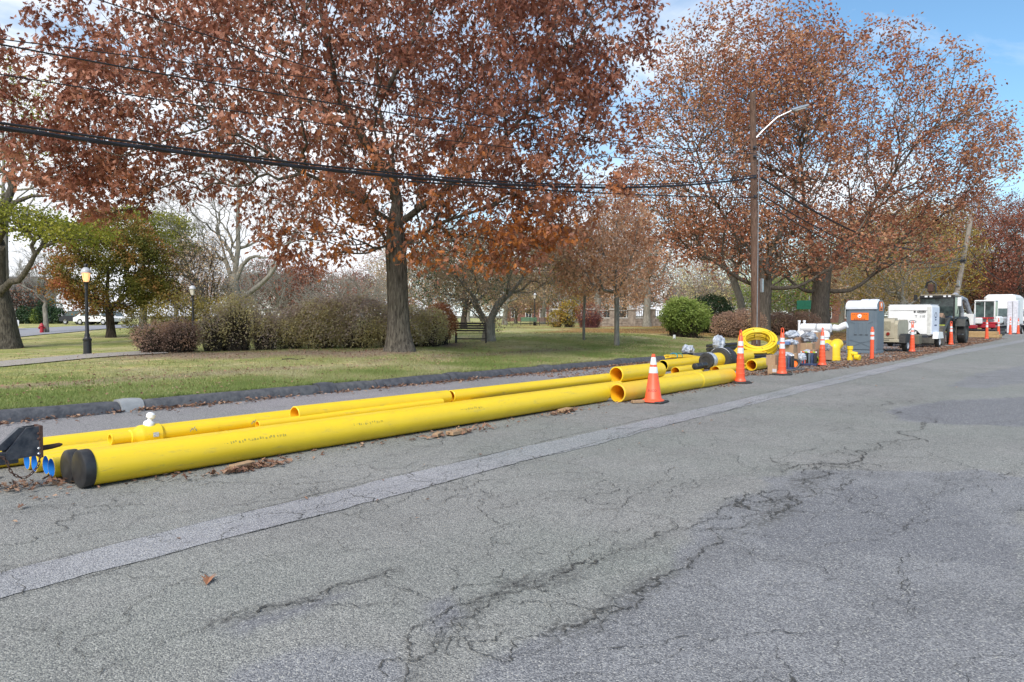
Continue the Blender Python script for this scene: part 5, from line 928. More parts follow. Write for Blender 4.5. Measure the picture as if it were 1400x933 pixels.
for k, (px, yb, n, Y) in enumerate(((1076, 504, 5, 21.6), (1106, 497, 6, 23.4))):
    c = pt(px, yb, Y); t_ = thing('fitting_rack', ('tray of upright dark fittings with pale caps left of the orange reel', 'tray of upright dark fittings with coloured caps left of the third slim cone')[k], 'tray', (c.x, c.y, 0))
    MB().box((0, 0, .04), (.3, n*.085+.05, .08), bev=.01).build('tray', M_DKB, t_)
    for i in range(n):
        for j in range(2):
            o_ = MB().lathe([(.028, .05), (.030, .36), (.02, .40), (.02, .42)], 10).build('fitting', (M_BLK, M_DKB, M_GREY)[i % 3], t_, smooth=35, loc=(.07-.14*j, (i-(n-1)/2)*.085, 0))
            MB().lathe([(.024, .42), (.024, .45), (.01, .46)], 10).build('cap', (M_PVC, mat('lime', (.4, .6, .05)) if k else M_PVC, M_SIGN if k else M_BAGD)[(i+j) % 3], t_, smooth=35, loc=(.07-.14*j, (i-(n-1)/2)*.085, 0))
c = pt(1085, 499, 21.9); t_ = thing('hose_reel', 'black ring with a glossy orange centre lying on the leaves', 'reel', (c.x, c.y, .14), rot=(R(0), R(-58), 0))
MB().tube([(.17*math.cos(a), .17*math.sin(a), 0) for a in np.linspace(0, 6.283, 24, endpoint=False)], .035, 8, closed=True).build('rim', M_BLK, t_, smooth=True); MB().lathe([(.01, .03), (.09, .03), (.14, -.01)], 20).build('centre', M_SIGN, t_, smooth=35)
c = P(1100, 500); t_ = thing('small_cone', 'tiny orange cone shaped cap between the reel and the dark fittings', 'cap', (c[0], c[1], 0)); MB().lathe([(.12, 0), (.11, .03), (.06, .18), (.05, .20)], 16).build('body', M_ORG, t_, smooth=35); MB().lathe([(.13, 0), (.13, .012)], 16).build('rim', M_BLK, t_)
c = pt(1114, 492, 23.6); t_ = thing('hose_hank', 'small hank of yellow green and black hose', 'hose', (c.x, c.y, .18), rot=(0, R(70), .3))
for k in range(3): MB().tube([((.13-.03*k)*math.cos(a), (.13-.03*k)*math.sin(a), .02*k) for a in np.linspace(0, 6.283, 18, endpoint=False)], .016, 6, closed=True).build('loop', (mat('lime_hose', (.55, .65, .05)), M_BLK, M_YEL)[k], t_, smooth=True)
tag(MB().box((0, 0, .025), (2.2, .10, .05), -.05).build('grey_plank', mat('grey_plank', (.16, .16, .16), .8, (.10, .10, .10), 20), None, loc=(20.9, 7.75, 0)), 'dark grey plank on the ground in front of the fittings', 'plank')
tag(MB().box((0, 0, .012), (1.5, .5, .012), -.08).build('dark_sheet', mat('dark_sheet', (.10, .11, .13), .5), None, loc=(21.6, 7.95, 0)), 'dark flat sheet under the reel and small cap', 'sheet')
# white manifold of pvc
mf = thing('pvc_manifold', 'white PVC manifold of thick pipes standing on legs left of the toilet', 'pipe fitting', (29.4, 9.85, 0))
MB().tube([(0, .50, 1.13), (0, -.15, 1.13), (0, -.62, 1.13)], .165, 20).build('header', M_PVC, mf, smooth=35)
MB().tube([(0.15, -.66, 1.15), (.15, -.85, 1.12), (.15, -1.0, 1.2), (.15, -1.15, 1.26)], [.12, .12, .13, .13], 16).build('elbow', M_PVC, mf, smooth=35)
for k, y in enumerate((.52, -.02, -.42)):
    MB().lathe([(.125, 0), (.125, .78), (.16, .78), (.16, 1.0), (.15, 1.01)], 18, c=(0, y, 0)).build('leg', M_PVC, mf, smooth=35)
for y in (.60, .40): MB().lathe([(.045, 1.0), (.045, 1.36), (.058, 1.36), (.058, 1.42)], 14, c=(0, y, 0)).build('riser', M_PVC, mf, smooth=35)
MB().lathe([(.15, 0), (.165, .01), (.165, .10), (.15, .11)], 20, YM, (0, -.16, 1.13)).build('collar', M_PVC, mf, smooth=35)
for k, (x, y, r, h, w_) in enumerate(((27.3, 8.78, .185, .74, 'left large yellow elbow fitting standing on end beside the low brown box'), (27.2, 8.42, .20, .76, 'right large yellow elbow fitting standing on end'))):
    t_ = thing('yellow_elbow', w_, 'pipe fitting', (x, y, 0)); pts = [(0, 0, .02), (0, 0, h-.32)]+[(.30*(1-math.cos(a)), 0, h-.32+.30*math.sin(a)*.45) for a in np.linspace(.2, 1.57, 7)]+[(.36, 0, h-.185)]
    MB().tube(pts, r, 28).build('bend', M_YEL, t_, smooth=35); MB().lathe([(r, 0), (r+.014, .01), (r+.014, .14), (r, .15)], 28, c=(0, 0, 0)).build('socket', M_YEL, t_, smooth=35)
t_ = thing('yellow_tee', 'small yellow tee fitting tumbled by the elbows', 'pipe fitting', (27.75, 8.05, 0), .3)
MB().tube([(0, 0, .0), (0, 0, .52)], .085, 18).build('barrel', M_YEL, t_, smooth=35)
for z, r in ((0, .105), (.40, .105)): MB().lathe([(r, z), (r, z+.12)], 18).build('socket', M_YEL, t_, smooth=35)
MB().tube([(0, 0, .26), (-.05, -.24, .22)], [.075, .085], 16).build('branch', M_YEL, t_, smooth=35); MB().tube([(-.03, -.16, .13), (-.10, -.32, .10)], [.10, .11], 16).build('socket', M_YEL, t_, smooth=35)

# portable toilet
pt_ = thing('portable_toilet', 'grey portable toilet with white roof and orange stickers', 'portable toilet', (33.55, 9.13, 0)); W, DP = .585, .56
MB().box((0, 0, .06), (DP*2+.04, W*2+.04, .12), bev=.02).build('skid_base', M_GREY, pt_)
MB().box((0, 0, 1.0), (DP*2, W*2, 1.84), bev=.03).build('cabin', M_GREY, pt_)
for s, nm in ((-1, 'side_wall'), (1, 'side_wall')):
    pr = [(-DP*.98, .2), (DP*.98, .2), (DP*.98, 1.93)]+[(DP*.98*math.cos(a), 1.93+.33*math.sin(a)) for a in np.linspace(0, math.pi, 13)][1:-1]+[(-DP*.98, 1.93)]
    MB().prism(pr, s*W-.012, s*W+.018).build(nm, M_GREY, pt_)
pr = [((DP+.05)*math.cos(a), 1.95+.31*math.sin(a)) for a in np.linspace(0, math.pi, 17)]
M_ROOFW = mat('roof_white_plastic', (.72, .74, .80), .4, (.62, .65, .72), 4); ro = MB().prism(pr, -W-.01, W+.05).build('roof', M_ROOFW, pt_, smooth=30)
for a_, y0 in ((0, -.35), (0, .0)): MB().prism([((DP-.02)*math.cos(a)*.8, 2.03+.28*math.sin(a)) for a in np.linspace(0, math.pi, 13)], y0-.16, y0+.12).build('roof_rib', M_ROOFW, ro, smooth=30)
MB().box((-DP-.03, 0, 1.93), (.08, W*2+.06, .12), bev=.015).build('roof_lip', M_ROOFW, pt_)
dr = MB().box((-DP-.012, 0, 1.0), (.03, W*1.72, 1.66), bev=.012).build('door', M_GREY, pt_)
M_GREYD = mat('grey_plastic_b', (.10, .135, .165), .5, (.12, .15, .18), 3)
for y in (-.24, -.08, .08, .24): MB().box((-DP-.033, y, 1.05), (.02, .06, .52), bev=.008).build('door_rib', M_GREY, dr)
for y, z, a in ((-.22, .36, 24), (.22, .36, -24), (-.22, .52, -14), (.22, .52, 14), (-.36, 1.32, -24), (.36, 1.32, 24)): MB().box((-DP-.03, y, z), (.02, .46 if z < 1 else .22, .03), M=Matrix.Rotation(R(a), 3, 'X')).build('door_crease', M_GREYD, dr)
for y in (-.22, 0, .22): MB().box((-DP-.046, y, .80), (.008, .11, .018)).build('vent_slot', M_BLK, dr)
sg = MB().box((-DP-.052, .06, 1.57), (.012, .70, .31), bev=.004).build('orange_sticker', M_SIGN, pt_)
MB().lathe([(.002, 0), (.082, 0), (.082, .006)], 24, Matrix.Rotation(R(-90), 3, 'Y'), (-DP-.058, .06, 1.59)).build('round_emblem', M_PVC, sg); MB().box((-DP-.067, .06, 1.575), (.004, .06, .022)).build('emblem_mark', M_INK, sg)
for y in np.linspace(-.27, .27, 9): MB().box((-DP-.060, .06+y, 1.69-abs(y)*.14), (.004, .04, .022)).build('print_mark', M_INK, sg)
for y in np.linspace(-.2, .2, 7): MB().box((-DP-.060, .06+y, 1.462), (.004, .045, .038)).build('print_mark', M_INK, sg)
sg = MB().box((0.02, -W-.024, 2.0), (.46, .012, .38), bev=.004).build('orange_sticker', M_SIGN, pt_)
MB().lathe([(.002, 0), (.09, 0), (.09, .006)], 20, Matrix.Rotation(R(90), 3, 'X'), (.02, -W-.031, 2.06)).build('round_emblem', M_PVC, sg); MB().box((.02, -W-.034, 1.88), (.28, .004, .05)).build('print_mark', M_INK, sg)
# wheels
M_TYRE = mat('tyre', (.02, .02, .02), .85, (.04, .038, .035), 12); M_RIM = mat('rim_white', (.65, .66, .70), .4, (.5, .5, .52), 6)
def wheel(parent, c, r, w_, rim=None, hub=True):
    o_ = MB().lathe([(r*.62, -w_/2), (r*.93, -w_/2), (r, -w_*.36), (r, w_*.36), (r*.93, w_/2), (r*.62, w_/2)], 28, YM, cap=False).build('tyre', M_TYRE, parent, smooth=35, loc=c)
    MB().lathe([(.02, -w_*.42), (r*.25, -w_*.42), (r*.3, -w_*.30), (r*.55, -w_*.34), (r*.63, -w_*.48), (r*.63, w_*.48), (r*.1, w_*.3)], 24, YM).build('rim', rim or M_RIM, o_, smooth=30); return o_
# tan trailer
tt = thing('tan_trailer', 'tan equipment trailer with a black fender and white rim behind the toilet', 'trailer', (35.4, 9.05, 0))
MB().prism([(0, .48), (0, 1.22), (.12, 1.38), (1.7, 1.42), (1.9, 1.3), (1.9, .45)], -.75, .85).build('housing', M_TAN, tt, smooth=20)
MB().prism([(-.05, .60), (-.05, 1.3), (.06, 1.45), (.5, 1.5), (.5, .55)], -.62, .2).build('rear_hatch', M_TAN, tt, smooth=20)
MB().box((-.056, -.28, 1.16), (.02, .40, .40), bev=.02).build('hatch_panel', mat('tan_paint_b', (.34, .31, .22), .5), tt)
MB().box((-.08, -.1, .50), (.12, 1.45, .14), bev=.02).build('bumper', M_TAN, tt); MB().box((-.145, -.2, .53), (.01, .5, .03)).build('step_slot', M_INK, tt)
MB().lathe([(.005, 0), (.07, 0), (.075, -.03)], 16, Matrix.Rotation(R(-90), 3, 'Y'), (-.10, -.38, .80)).build('tail_lamp', mat('tail_lamp', (.25, .03, .02), .25), tt, smooth=30)
for z, w_ in ((1.02, .16), (1.12, .10)): MB().box((.28, -.635, z), (.4 if w_ > .12 else .2, .006, .035)).build('print_mark', M_INK, tt)
MB().prism([(.15, .40), (.25, .72), (.55, .80), (1.05, .80), (1.3, .72), (1.45, .42)], -1.02, -.70).build('fender', M_RUB, tt, smooth=30)
wheel(tt, (.78, -.90, .34), .34, .2); wheel(tt, (.78, .95, .34), .34, .2)
MB().box((1.9, 0, .42), (2.2, .08, .08)).build('drawbar', M_STEEL, tt); MB().box((.8, 0, .36), (.07, 1.8, .07)).build('axle', M_STEEL, tt)
# white box trailer
wt = thing('white_trailer', 'white boxy compressor trailer with black lettering T 110', 'trailer', (41.2, 9.15, 0))
MB().box((.95, 0, 1.38), (1.9, 2.0, 1.56), bev=.09).build('housing', M_WHITE, wt, smooth=30); MB().box((.95, 0, 2.165), (1.78, 1.9, .03)).build('roof_sheet', mat('roof_grey', (.55, .57, .6), .6), wt)
MB().box((-.004, -.90, 1.35), (.012, .16, 1.40)).build('corner_panel', mat('off_white', (.66, .66, .63), .5), wt); MB().box((.006, .04, 1.86), (.012, 1.72, .02)).build('panel_seam', M_GREY, wt)
MB().box((1.0, -1.006, 1.35), (1.62, .012, 1.34)).build('side_panel', mat('side_white_shaded', (.66, .69, .80), .4, (.60, .63, .74), 3), wt)  # bluish shade of the road-facing side is painted into this panel's colour
text('lettering', 'T  110', .17, M_INK, wt, (-.012, -.50, 1.56), (R(90), 0, R(-90)))
MB().tube([(-.010, -.56+.20*math.cos(a), 1.80+.055*math.sin(a)) for a in np.linspace(0, 6.283, 20, endpoint=False)], .012, 5, closed=True).build('oval_badge', M_INK, wt); MB().box((-.008, -.56, 1.80), (.006, .26, .035)).build('badge_mark', M_INK, wt); MB().lathe([(.002, 0), (.05, 0), (.05, .008)], 12, Matrix.Rotation(R(-90), 3, 'Y'), (-.004, -.26, 1.80)).build('badge_dot', M_INK, wt)
MB().tube([(.95+.26*math.cos(a), -1.014, 1.55+.22*math.sin(a)) for a in np.linspace(0, 3.14, 12)], .012, 5).build('arched_emblem', M_INK, wt)
for z, w_ in ((1.52, .34), (1.40, .30), (1.12, .52)): MB().box((.95, -1.014, z), (w_, .004, .07)).build('print_mark', mat('navy_print', (.03, .04, .14), .5), wt)
MB().box((.95, 0, .56), (1.9, 1.7, .10)).build('frame', M_STEEL, wt)
MB().prism([(.35, .45), (.5, .78), (1.5, .78), (1.75, .45)], -1.24, -1.0).build('fender', M_WHITE, wt, smooth=20); wheel(wt, (1.05, -1.10, .33), .33, .2); wheel(wt, (1.05, 1.10, .33), .33, .2)
MB().box((-1.0, .0, .5), (2.0, .09, .10)).build('drawbar', M_STEEL, wt)
gp = MB().box((-.55, -.38, .42), (.7, .55, .5), bev=.05).build('engine_pack', mat('green_machine', (.09, .12, .09), .6, (.16, .10, .06), 12), wt)
for k in range(4): MB().tube([(-.9, -.1-.15*k, .75), (-.7, -.25-.1*k, .95-.05*k), (-.4, -.45, .85), (-.1, -.4-.08*k, .55)], .022, 7).build('hose', M_RUB, gp, smooth=True)
wheel(wt, (-1.4, .0, .2), .2, .12, M_STEEL)
# backhoe loader
bh = thing('backhoe_loader', 'dark backhoe loader with its cab facing left and grey bucket down', 'backhoe', (47.2, 9.1, 0)); M_MACH = mat('machine_dark', (.03, .035, .035), .5, (.06, .06, .055), 8); M_LIV = mat('machine_grey', (.36, .38, .42), .45, (.28, .29, .32), 5)
MB().box((1.1, 0, 2.74), (1.8, 1.75, .14), bev=.03).build('cab_roof', mat('roof_tan', (.30, .26, .20), .6), bh)
MB().box((.22, 0, 2.70), (.10, 1.75, .12)).build('visor', M_BLK, bh)
for y in (-.62, -.38, .3, .55): MB().box((.15, y, 2.70), (.06, .14, .09), bev=.01).build('work_lamp', M_PVC, bh)
for s in (-1, 1):
    MB().box((.28, s*.84, 2.0), (.08, .07, 1.36)).build('cab_post', M_BLK, bh); MB().box((1.9, s*.84, 2.0), (.09, .07, 1.36)).build('cab_post', M_BLK, bh)
    MB().box((1.1, s*.83, 2.05), (1.5, .02, 1.15)).build('side_glass', M_GLASS, bh)
MB().box((.27, 0, 2.12), (.02, 1.6, 1.06)).build('windscreen', mat('windscreen_glass', (.05, .07, .065), .06, (.015, .02, .02), 5, 1, spec=.8), bh)
MB().box((1.2, 0, 1.1), (2.3, 1.2, .75), bev=.05).build('chassis', M_MACH, bh); MB().box((-.35, 0, 1.22), (1.3, .86, .66), bev=.08).build('bonnet', M_MACH, bh, smooth=30)
MB().prism([(-.1, .35), (.05, .9), (.12, 1.6), (-.25, 1.75), (-.65, 1.5), (-.75, .9)], -.42, -.22).build('loader_tower', mat('tan_machine', (.34, .22, .15), .6, (.2, .14, .1), 8), bh, smooth=20)
for s in (-1, 1): MB().tube([(.3, s*.62, 1.45), (-.5, s*.62, 1.2), (-1.3, s*.62, .75), (-1.7, s*.6, .45)], [.09, .09, .08, .07], 8).build('loader_arm', M_MACH, bh, smooth=30)
MB().prism([(-1.7, .06), (-2.45, .06), (-2.5, .12), (-2.35, .85), (-1.95, 1.08), (-1.65, 1.0), (-1.6, .4)], -.78, .42).build('loader_bucket', M_MUD, bh, smooth=20)
MB().box((-2.44, -.12, .5), (.05, .9, .05), M=Matrix.Rotation(R(0), 3, 'Y')).build('bucket_rib', M_MUD, bh); MB().box((-2.35, -.66, 1.1), (.04, .45, .03)).build('hi_vis_strip', mat('hi_vis', (.65, .75, .05), .5), bh)
wheel(bh, (2.1, -.98, .66), .66, .42, M_MACH); wheel(bh, (2.1, .98, .66), .66, .42, M_MACH); wheel(bh, (-.5, -.85, .46), .46, .3, M_MACH); wheel(bh, (-.5, .85, .46), .46, .3, M_MACH)
MB().prism([(1.25, 1.0), (1.4, 1.42), (1.9, 1.56), (2.5, 1.45), (2.85, 1.0), (2.75, .98), (2.4, 1.36), (1.9, 1.44), (1.45, 1.3), (1.35, .98)], -1.22, -.74).build('fender', M_MACH, bh, smooth=30)
MB().box((1.0, -1.02, .55), (.5, .3, .06)).build('step', M_STEEL, bh); MB().tube([(.2, -1.0, 1.7), (.2, -1.08, 2.2), (.2, -1.0, 2.55)], .02, 6).build('mirror_arm', M_BLK, bh); MB().box((.2, -1.1, 2.38), (.05, .2, .5), bev=.02).build('mirror', M_WHITE, bh)
MB().box((.2, 1.1, 2.65), (.05, .2, .34), bev=.02).build('mirror', M_BLK, bh)
MB().tube([(2.6, -.1, 1.2), (3.2, -.2, 2.55), (3.9, -.25, 2.85), (5.0, -.3, 2.55), (5.6, -.3, 1.9)], [.22, .19, .17, .15, .13], 10).build('hoe_boom', M_LIV, bh, smooth=30)
MB().tube([(5.6, -.3, 2.0), (5.9, -.3, 1.2), (5.7, -.3, .7)], [.14, .11, .09], 8).build('hoe_stick', M_LIV, bh, smooth=30)
MB().prism([(5.4, .12), (5.4, .75), (5.95, .75), (6.2, .45), (6.0, .1)], -.6, 0).build('hoe_bucket', M_MUD, bh, smooth=20)
t_ = thing('raised_attachment', 'rusty brown machine attachment jutting up above the backhoe cab', 'machine attachment', (50.5, 10.05, 0)); MB().box((0, 0, 1.5), (.14, .16, 3.0)).build('mast', M_RUST, t_)
MB().tube([(0, -.28, 3.0), (0, -.26, 3.55), (0, -.05, 3.72), (0, .2, 3.62), (0, .28, 3.3)], .06, 8).build('frame', M_BLK, t_, smooth=True); MB().box((0, 0, 3.28), (.3, .32, .52), bev=.06).build('block', M_RUST, t_); MB().box((0, 0, .1), (.7, .7, .2)).build('foot', M_RUST, t_)
# timber mats
for k in range(7): tag(MB().box((0, 0, .12+(.22 if k > 3 else 0)), (.34, 3.2-.3*(k > 3), .22), bev=.02).build('timber_mat', mat('timber_mat', (.46, .31, .15), .8, (.36, .23, .11), 6) if k == 0 else bpy.data.materials['timber_mat'], None, loc=(63.2+.36*(k if k < 4 else k-4), 9.7, 0)),
      f'yellow brown timber beam of the low stack beyond the backhoe, {("lower first", "lower second", "lower third", "lower fourth", "upper first", "upper second", "upper third")[k]} from the camera', 'timber beam', 'stacked timber beams')
# excavator
ex = thing('excavator', 'white and red mini excavator with a glazed cab and raised boom', 'excavator', (69.5, 9.9, 0))
for s in (-1, 1):
    pr = [(-1.3, .10), (-1.5, .35), (-1.3, .62), (1.3, .62), (1.5, .35), (1.3, .05), (-1.2, .03)]; tk = MB().prism(pr, s*.95-.22, s*.95+.22).build('track', M_TYRE, ex, smooth=30)
    for k in range(5): MB().lathe([(.02, 0), (.14, 0), (.14, .03)], 12, YM, (-1.0+.5*k, s*.95-.25, .28)).build('roller', M_STEEL, tk)
MB().box((0, 0, .78), (2.3, 1.7, .32), bev=.06).build('lower_deck', M_RED, ex); MB().box((.45, -.1, 1.25), (1.9, 1.9, .62), bev=.12).build('engine_cover', M_WHITE, ex, smooth=30); MB().box((.1, .1, 1.02), (2.3, 2.1, .16), bev=.05).build('red_stripe', M_RED, ex)
MB().box((1.25, .2, 1.85), (.9, 1.5, .9), bev=.2).build('rear_cowl', M_WHITE, ex, smooth=30)
cb_ = MB().box((-.35, -.1, 2.78), (1.5, 1.45, .14), bev=.06).build('cab_roof', M_WHITE, ex, smooth=30)
for x in (-1.02, .36):
    for y in (-.76, .56): MB().box((x, y, 2.0), (.10, .10, 1.5), bev=.02).build('cab_post', M_WHITE, ex)
MB().box((-1.03, -.1, 2.05), (.02, 1.24, 1.3)).build('front_glass', mat('cab_glass', (.10, .15, .14), .08, (.02, .03, .03), 1.5, 1, spec=.8), ex); MB().box((-.33, -.78, 2.05), (1.28, .02, 1.3)).build('side_glass', M_GLASS, ex)
MB().box((-.2, -.1, 1.5), (.6, .6, .5), bev=.1).build('seat', M_BLK, ex)
MB().tube([(-1.0, .75, 1.1), (-1.7, .95, 2.2), (-2.3, 1.05, 2.85), (-3.1, 1.15, 3.0), (-4.0, 1.25, 2.75)], [.2, .19, .18, .16, .13], 8).build('boom', M_LIV, ex, smooth=30)
MB().tube([(-4.0, 1.25, 2.8), (-4.3, 1.3, 1.9), (-4.2, 1.3, 1.0)], [.14, .12, .10], 8).build('stick', M_LIV, ex, smooth=30); MB().tube([(-1.2, .8, 1.3), (-2.5, 1.0, 2.55)], .06, 8).build('hydraulic_ram', M_ALU, ex)
MB().prism([(-4.5, .1), (-4.5, 1.0), (-3.9, 1.0), (-3.7, .6), (-3.9, .1)], .95, 1.6).build('bucket', M_MUD, ex, smooth=20)
t_ = thing('counterweight_cover', 'small white machine cover with a red emblem beside the boom', 'machine cover', (66.3, 10.7, 0)); MB().prism([(-.5, .9), (-.4, 1.75), (.3, 1.75), (.5, .9)], -.55, .55).build('cover', M_WHITE, t_, smooth=20); MB().box((0, 0, .74), (1.2, 1.4, .26), bev=.05).build('red_body', M_RED, t_)
MB().box((0, 0, .2), (1.3, 1.3, .36)).build('track_frame', M_TYRE, t_); 
for a in (-18, 18): MB().box((-.47, (.08 if a > 0 else -.08), 1.25), (.04, .05, .34), M=Matrix.Rotation(R(a), 3, 'X')).build('emblem_stroke', M_RED, t_)
for z in (1.0, 1.35): MB().tube([(-1.12, .62, z+.4), (-1.2, .64, z)], .05, 6).build('grab_handle', M_STEEL, ex)
MB().tube([(-1.0, .55, 2.7), (-1.5, .9, 2.2), (-2.2, 1.0, 2.7), (-3.2, 1.1, 2.9)], .035, 5).build('hydraulic_hose', M_RUB, ex, smooth=True)
MB().box((-1.06, -.1, 1.42), (.05, 1.3, .12), bev=.01).build('door_sill', M_RED, ex); MB().box((-1.06, -.1, 2.05), (.03, .05, 1.3)).build('glass_bar', M_WHITE, ex); MB().box((-1.04, .35, 2.55), (.06, .35, .16), bev=.02).build('work_lamp', M_BLK, ex)
MB().box((-1.35, .25, 1.2), (.5, .5, .5), bev=.06).build('boom_bracket', M_WHITE, ex); MB().box((1.0, -.2, 2.45), (.5, .9, .3), bev=.08).build('exhaust_cover', M_WHITE, ex); MB().prism([(-1.9, .12), (-2.1, .5), (-1.9, .55), (-1.7, .2)], -1.0, 1.0).build('dozer_blade', M_STEEL, ex)
# white trucks
def truck(label, loc, L_, W_, H_, cabl=1.9, rz=0):
    t_ = thing('utility_truck', label, 'truck', loc, rz, 'white work trucks parked at the far end')
    MB().box((cabl+L_/2, 0, .55+(H_-.55)/2), (L_, W_, H_-.55), bev=.28).build('body', M_WHITE, t_, smooth=30); MB().box((cabl/2+L_/2, 0, .6), (cabl+L_, W_*.5, .2)).build('chassis', M_STEEL, t_)
    MB().prism([(0, .55), (0, 1.35), (.35, 1.5), (.75, 2.35), (cabl-.03, 2.4), (cabl-.03, .55)], -W_*.46, W_*.46).build('cab', M_WHITE, t_, smooth=25)
    MB().prism([(.352, 1.54), (.70, 2.28), (.72, 2.27), (.372, 1.53)], -W_*.40, W_*.40).build('windscreen', M_GLASS, t_).location.x = -.035
    MB().box((1.25, -W_*.465, 1.85), (.8, .02, .55)).build('side_window', M_GLASS, t_); MB().box((-.02, 0, .95), (.04, W_*.5, .3)).build('grille', M_STEEL, t_); MB().box((-.06, 0, .62), (.12, W_*.92, .16), bev=.02).build('bumper', M_STEEL, t_)
    for s in (-1, 1): MB().box((-.02, s*W_*.36, .98), (.05, .25, .16), bev=.02).build('headlight', M_PVC, t_); MB().box((.6, s*(W_*.5+.12), 1.85), (.06, .16, .4), bev=.02).build('mirror', M_BLK, t_)
    for x in (.95, cabl+L_*.72):
        for s in (-1, 1): wheel(t_, (x, s*W_*.42, .45), .45, .26, M_ALU)
    return t_
truck('white truck with a tall rounded body beyond the excavator', (79.5, 10.5, 0), 6.0, 2.5, 3.6)
truck('white truck parked farthest along the lane at the right edge', (90, 9.2, 0), 6.5, 2.4, 3.3)
t_ = thing('white_cabinet', 'tall plain white cabinet standing in front of the work truck', 'cabinet', (78.0, 9.0, 0)); MB().box((0, 0, 1.5), (1.2, .8, 2.9), bev=.05).build('cabinet', mat('cab_white', (.74, .74, .82), .4), t_); MB().box((-.605, 0, 1.5), (.012, .03, 2.7)).build('door_seam', M_STEEL, t_); MB().box((0, 0, .03), (1.3, .9, .06)).build('plinth', M_STEEL, t_)
wheel(t_, (0, -.62, .3), .3, .16)

# ---------------------------------------------------------------- poles, lamps and cables
M_POLE = barkmat('pole_wood', (.20, .125, .095), (.095, .058, .045), .006); M_POLEG = barkmat('pole_wood_grey', (.36, .32, .28), (.20, .17, .15), .006); M_POLET = barkmat('pole_wood_tan', (.26, .23, .15), (.15, .13, .09), .006)
M_CAB = mat('cable_black', (.012, .012, .014), .5, (.02, .02, .025), 20)
u1 = UV(1034, 13.25); z1 = hl(u1, 13.25)
p1 = thing('utility_pole', 'brown wooden utility pole with a street light arm behind the yellow tubing coil', 'utility pole', (u1, 13.25, z1-.1)); Hh = 11.45
lean = Vector((-.28*RT[0], -.28*RT[1], 0))
MB().tube([lean*t2*0+lean*t2+Vector((0, 0, Hh*t2)) for t2 in np.linspace(0, 1, 8)], list(np.linspace(.20, .125, 8)), 16).build('pole_shaft', M_POLE, p1, smooth=40)
dR = Vector((RT[0], RT[1], 0)); top_ = lean+Vector((0, 0, 9.35))
arm = MB().tube([top_+Vector((0, 0, -.1)), top_+dR*.4+Vector((0, 0, .35)), top_+dR*1.1+Vector((0, 0, 1.0)), top_+dR*1.75+Vector((0, 0, 1.30))], .035, 8).build('lamp_arm', M_ALU, p1, smooth=True)
MB().box((0, 0, 0), (.80, .26, .13), bev=.05).build('lamp_head', M_ALU, arm, smooth=30); hd = arm.children[0]; hd.location = top_+dR*2.1+Vector((0, 0, 1.42)); hd.rotation_euler = (0, R(-16), HEAD-R(90))
MB().box((0, 0, -.075), (.5, .18, .03), bev=.02).build('lens', mat('lamp_lens', (.7, .7, .68), .2), arm).location = (0, 0, 0); ln_ = arm.children[-1]; ln_.matrix_local = hd.matrix_local if False else Matrix.Translation(hd.location) @ hd.rotation_euler.to_matrix().to_4x4()
MB().tube([(-.0-.17, -.10, .3), (-.17, -.10, 9.0)], .02, 6).build('conduit_riser', M_ALU, p1); MB().box((.16, -.17, 2.9), (.14, .12, .62), bev=.02).build('meter_box', M_ALU, p1)
for z in (7.72, 6.85, 9.0, 8.6): MB().box((lean.x*z/Hh-.16, lean.y*z/Hh-.12, z), (.14, .10, .10), bev=.01).build('cable_clamp', M_STEEL, p1)
u2 = UV(1298, 13.3); p2 = thing('utility_pole', 'pale grey utility pole leaning right behind the backhoe', 'utility pole', (u2, 13.3, hl(u2, 13.3)-.1)); l2 = dR*1.75*(-1)*-1
MB().tube([dR*1.75*t2+Vector((0, 0, 10.4*t2)) for t2 in np.linspace(0, 1, 6)], list(np.linspace(.24, .19, 6)), 14).build('pole_shaft', M_POLEG, p2, smooth=40)
MB().box((dR.x*.75-.3, dR.y*.75, 4.4), (.25, .25, .5), bev=.05).build('equipment_box', M_ALU, p2); MB().box((dR.x*1.15-.25, dR.y*1.15, 6.4), (.3, .5, .2), bev=.03).build('cable_clamp', M_STEEL, p2)
u3 = UV(1392, 13.3); p3 = thing('utility_pole', 'tan upright utility pole at the right edge', 'utility pole', (u3, 13.3, hl(u3, 13.3)-.1)); MB().tube([(0, 0, 0), (0, 0, 11)], [.26, .2], 14).build('pole_shaft', M_POLET, p3, smooth=40); MB().box((-.2, -.25, 6.2), (.2, .25, .2)).build('cable_clamp', M_STEEL, p3)
def span(label, pts, r, n=60, name='overhead_cable', twist=0, grp='overhead cables'):
    q = np.array(pts, float); k = np.polyfit(q[:, 0], q[:, 2], 2) if len(q) > 2 else np.polyfit(q[:, 0], q[:, 2], 1); kv = np.polyfit(q[:, 0], q[:, 1], 1); x = np.linspace(q[:, 0].min(), q[:, 0].max(), n)
    C_ = [Vector((a, np.polyval(kv, a), np.polyval(k, a))) for a in x]; b = MB()
    if twist:
        for j in range(twist): b.tube([p+Vector((0, math.cos(i*1.1+j*6.283/twist)*r*.75, math.sin(i*1.1+j*6.283/twist)*r*.75)) for i, p in enumerate(C_)], r*.55, 5)
    b.tube(C_, r, 6); o_ = b.build(name, M_CAB, None, smooth=True); return tag(o_, label, 'cable', grp)
def A_(px, py, v=13.1):             # a point of a cable over the kerb line
    u = UV(px, v); Y = u*FW[0]+v*FW[1]; return (u, v, UP(py, Y))
end1 = (u1-.12, 13.1)
def to_pole(z): return (u1-.12, 13.1, z)
span('thick twisted cable bundle crossing the view to the brown pole', [(-28, 13.1, 7.0), A_(0, 181), A_(200, 207), A_(400, 231), A_(560, 243), A_(800, 251), A_(1031, 246)], .034, 150, twist=3)
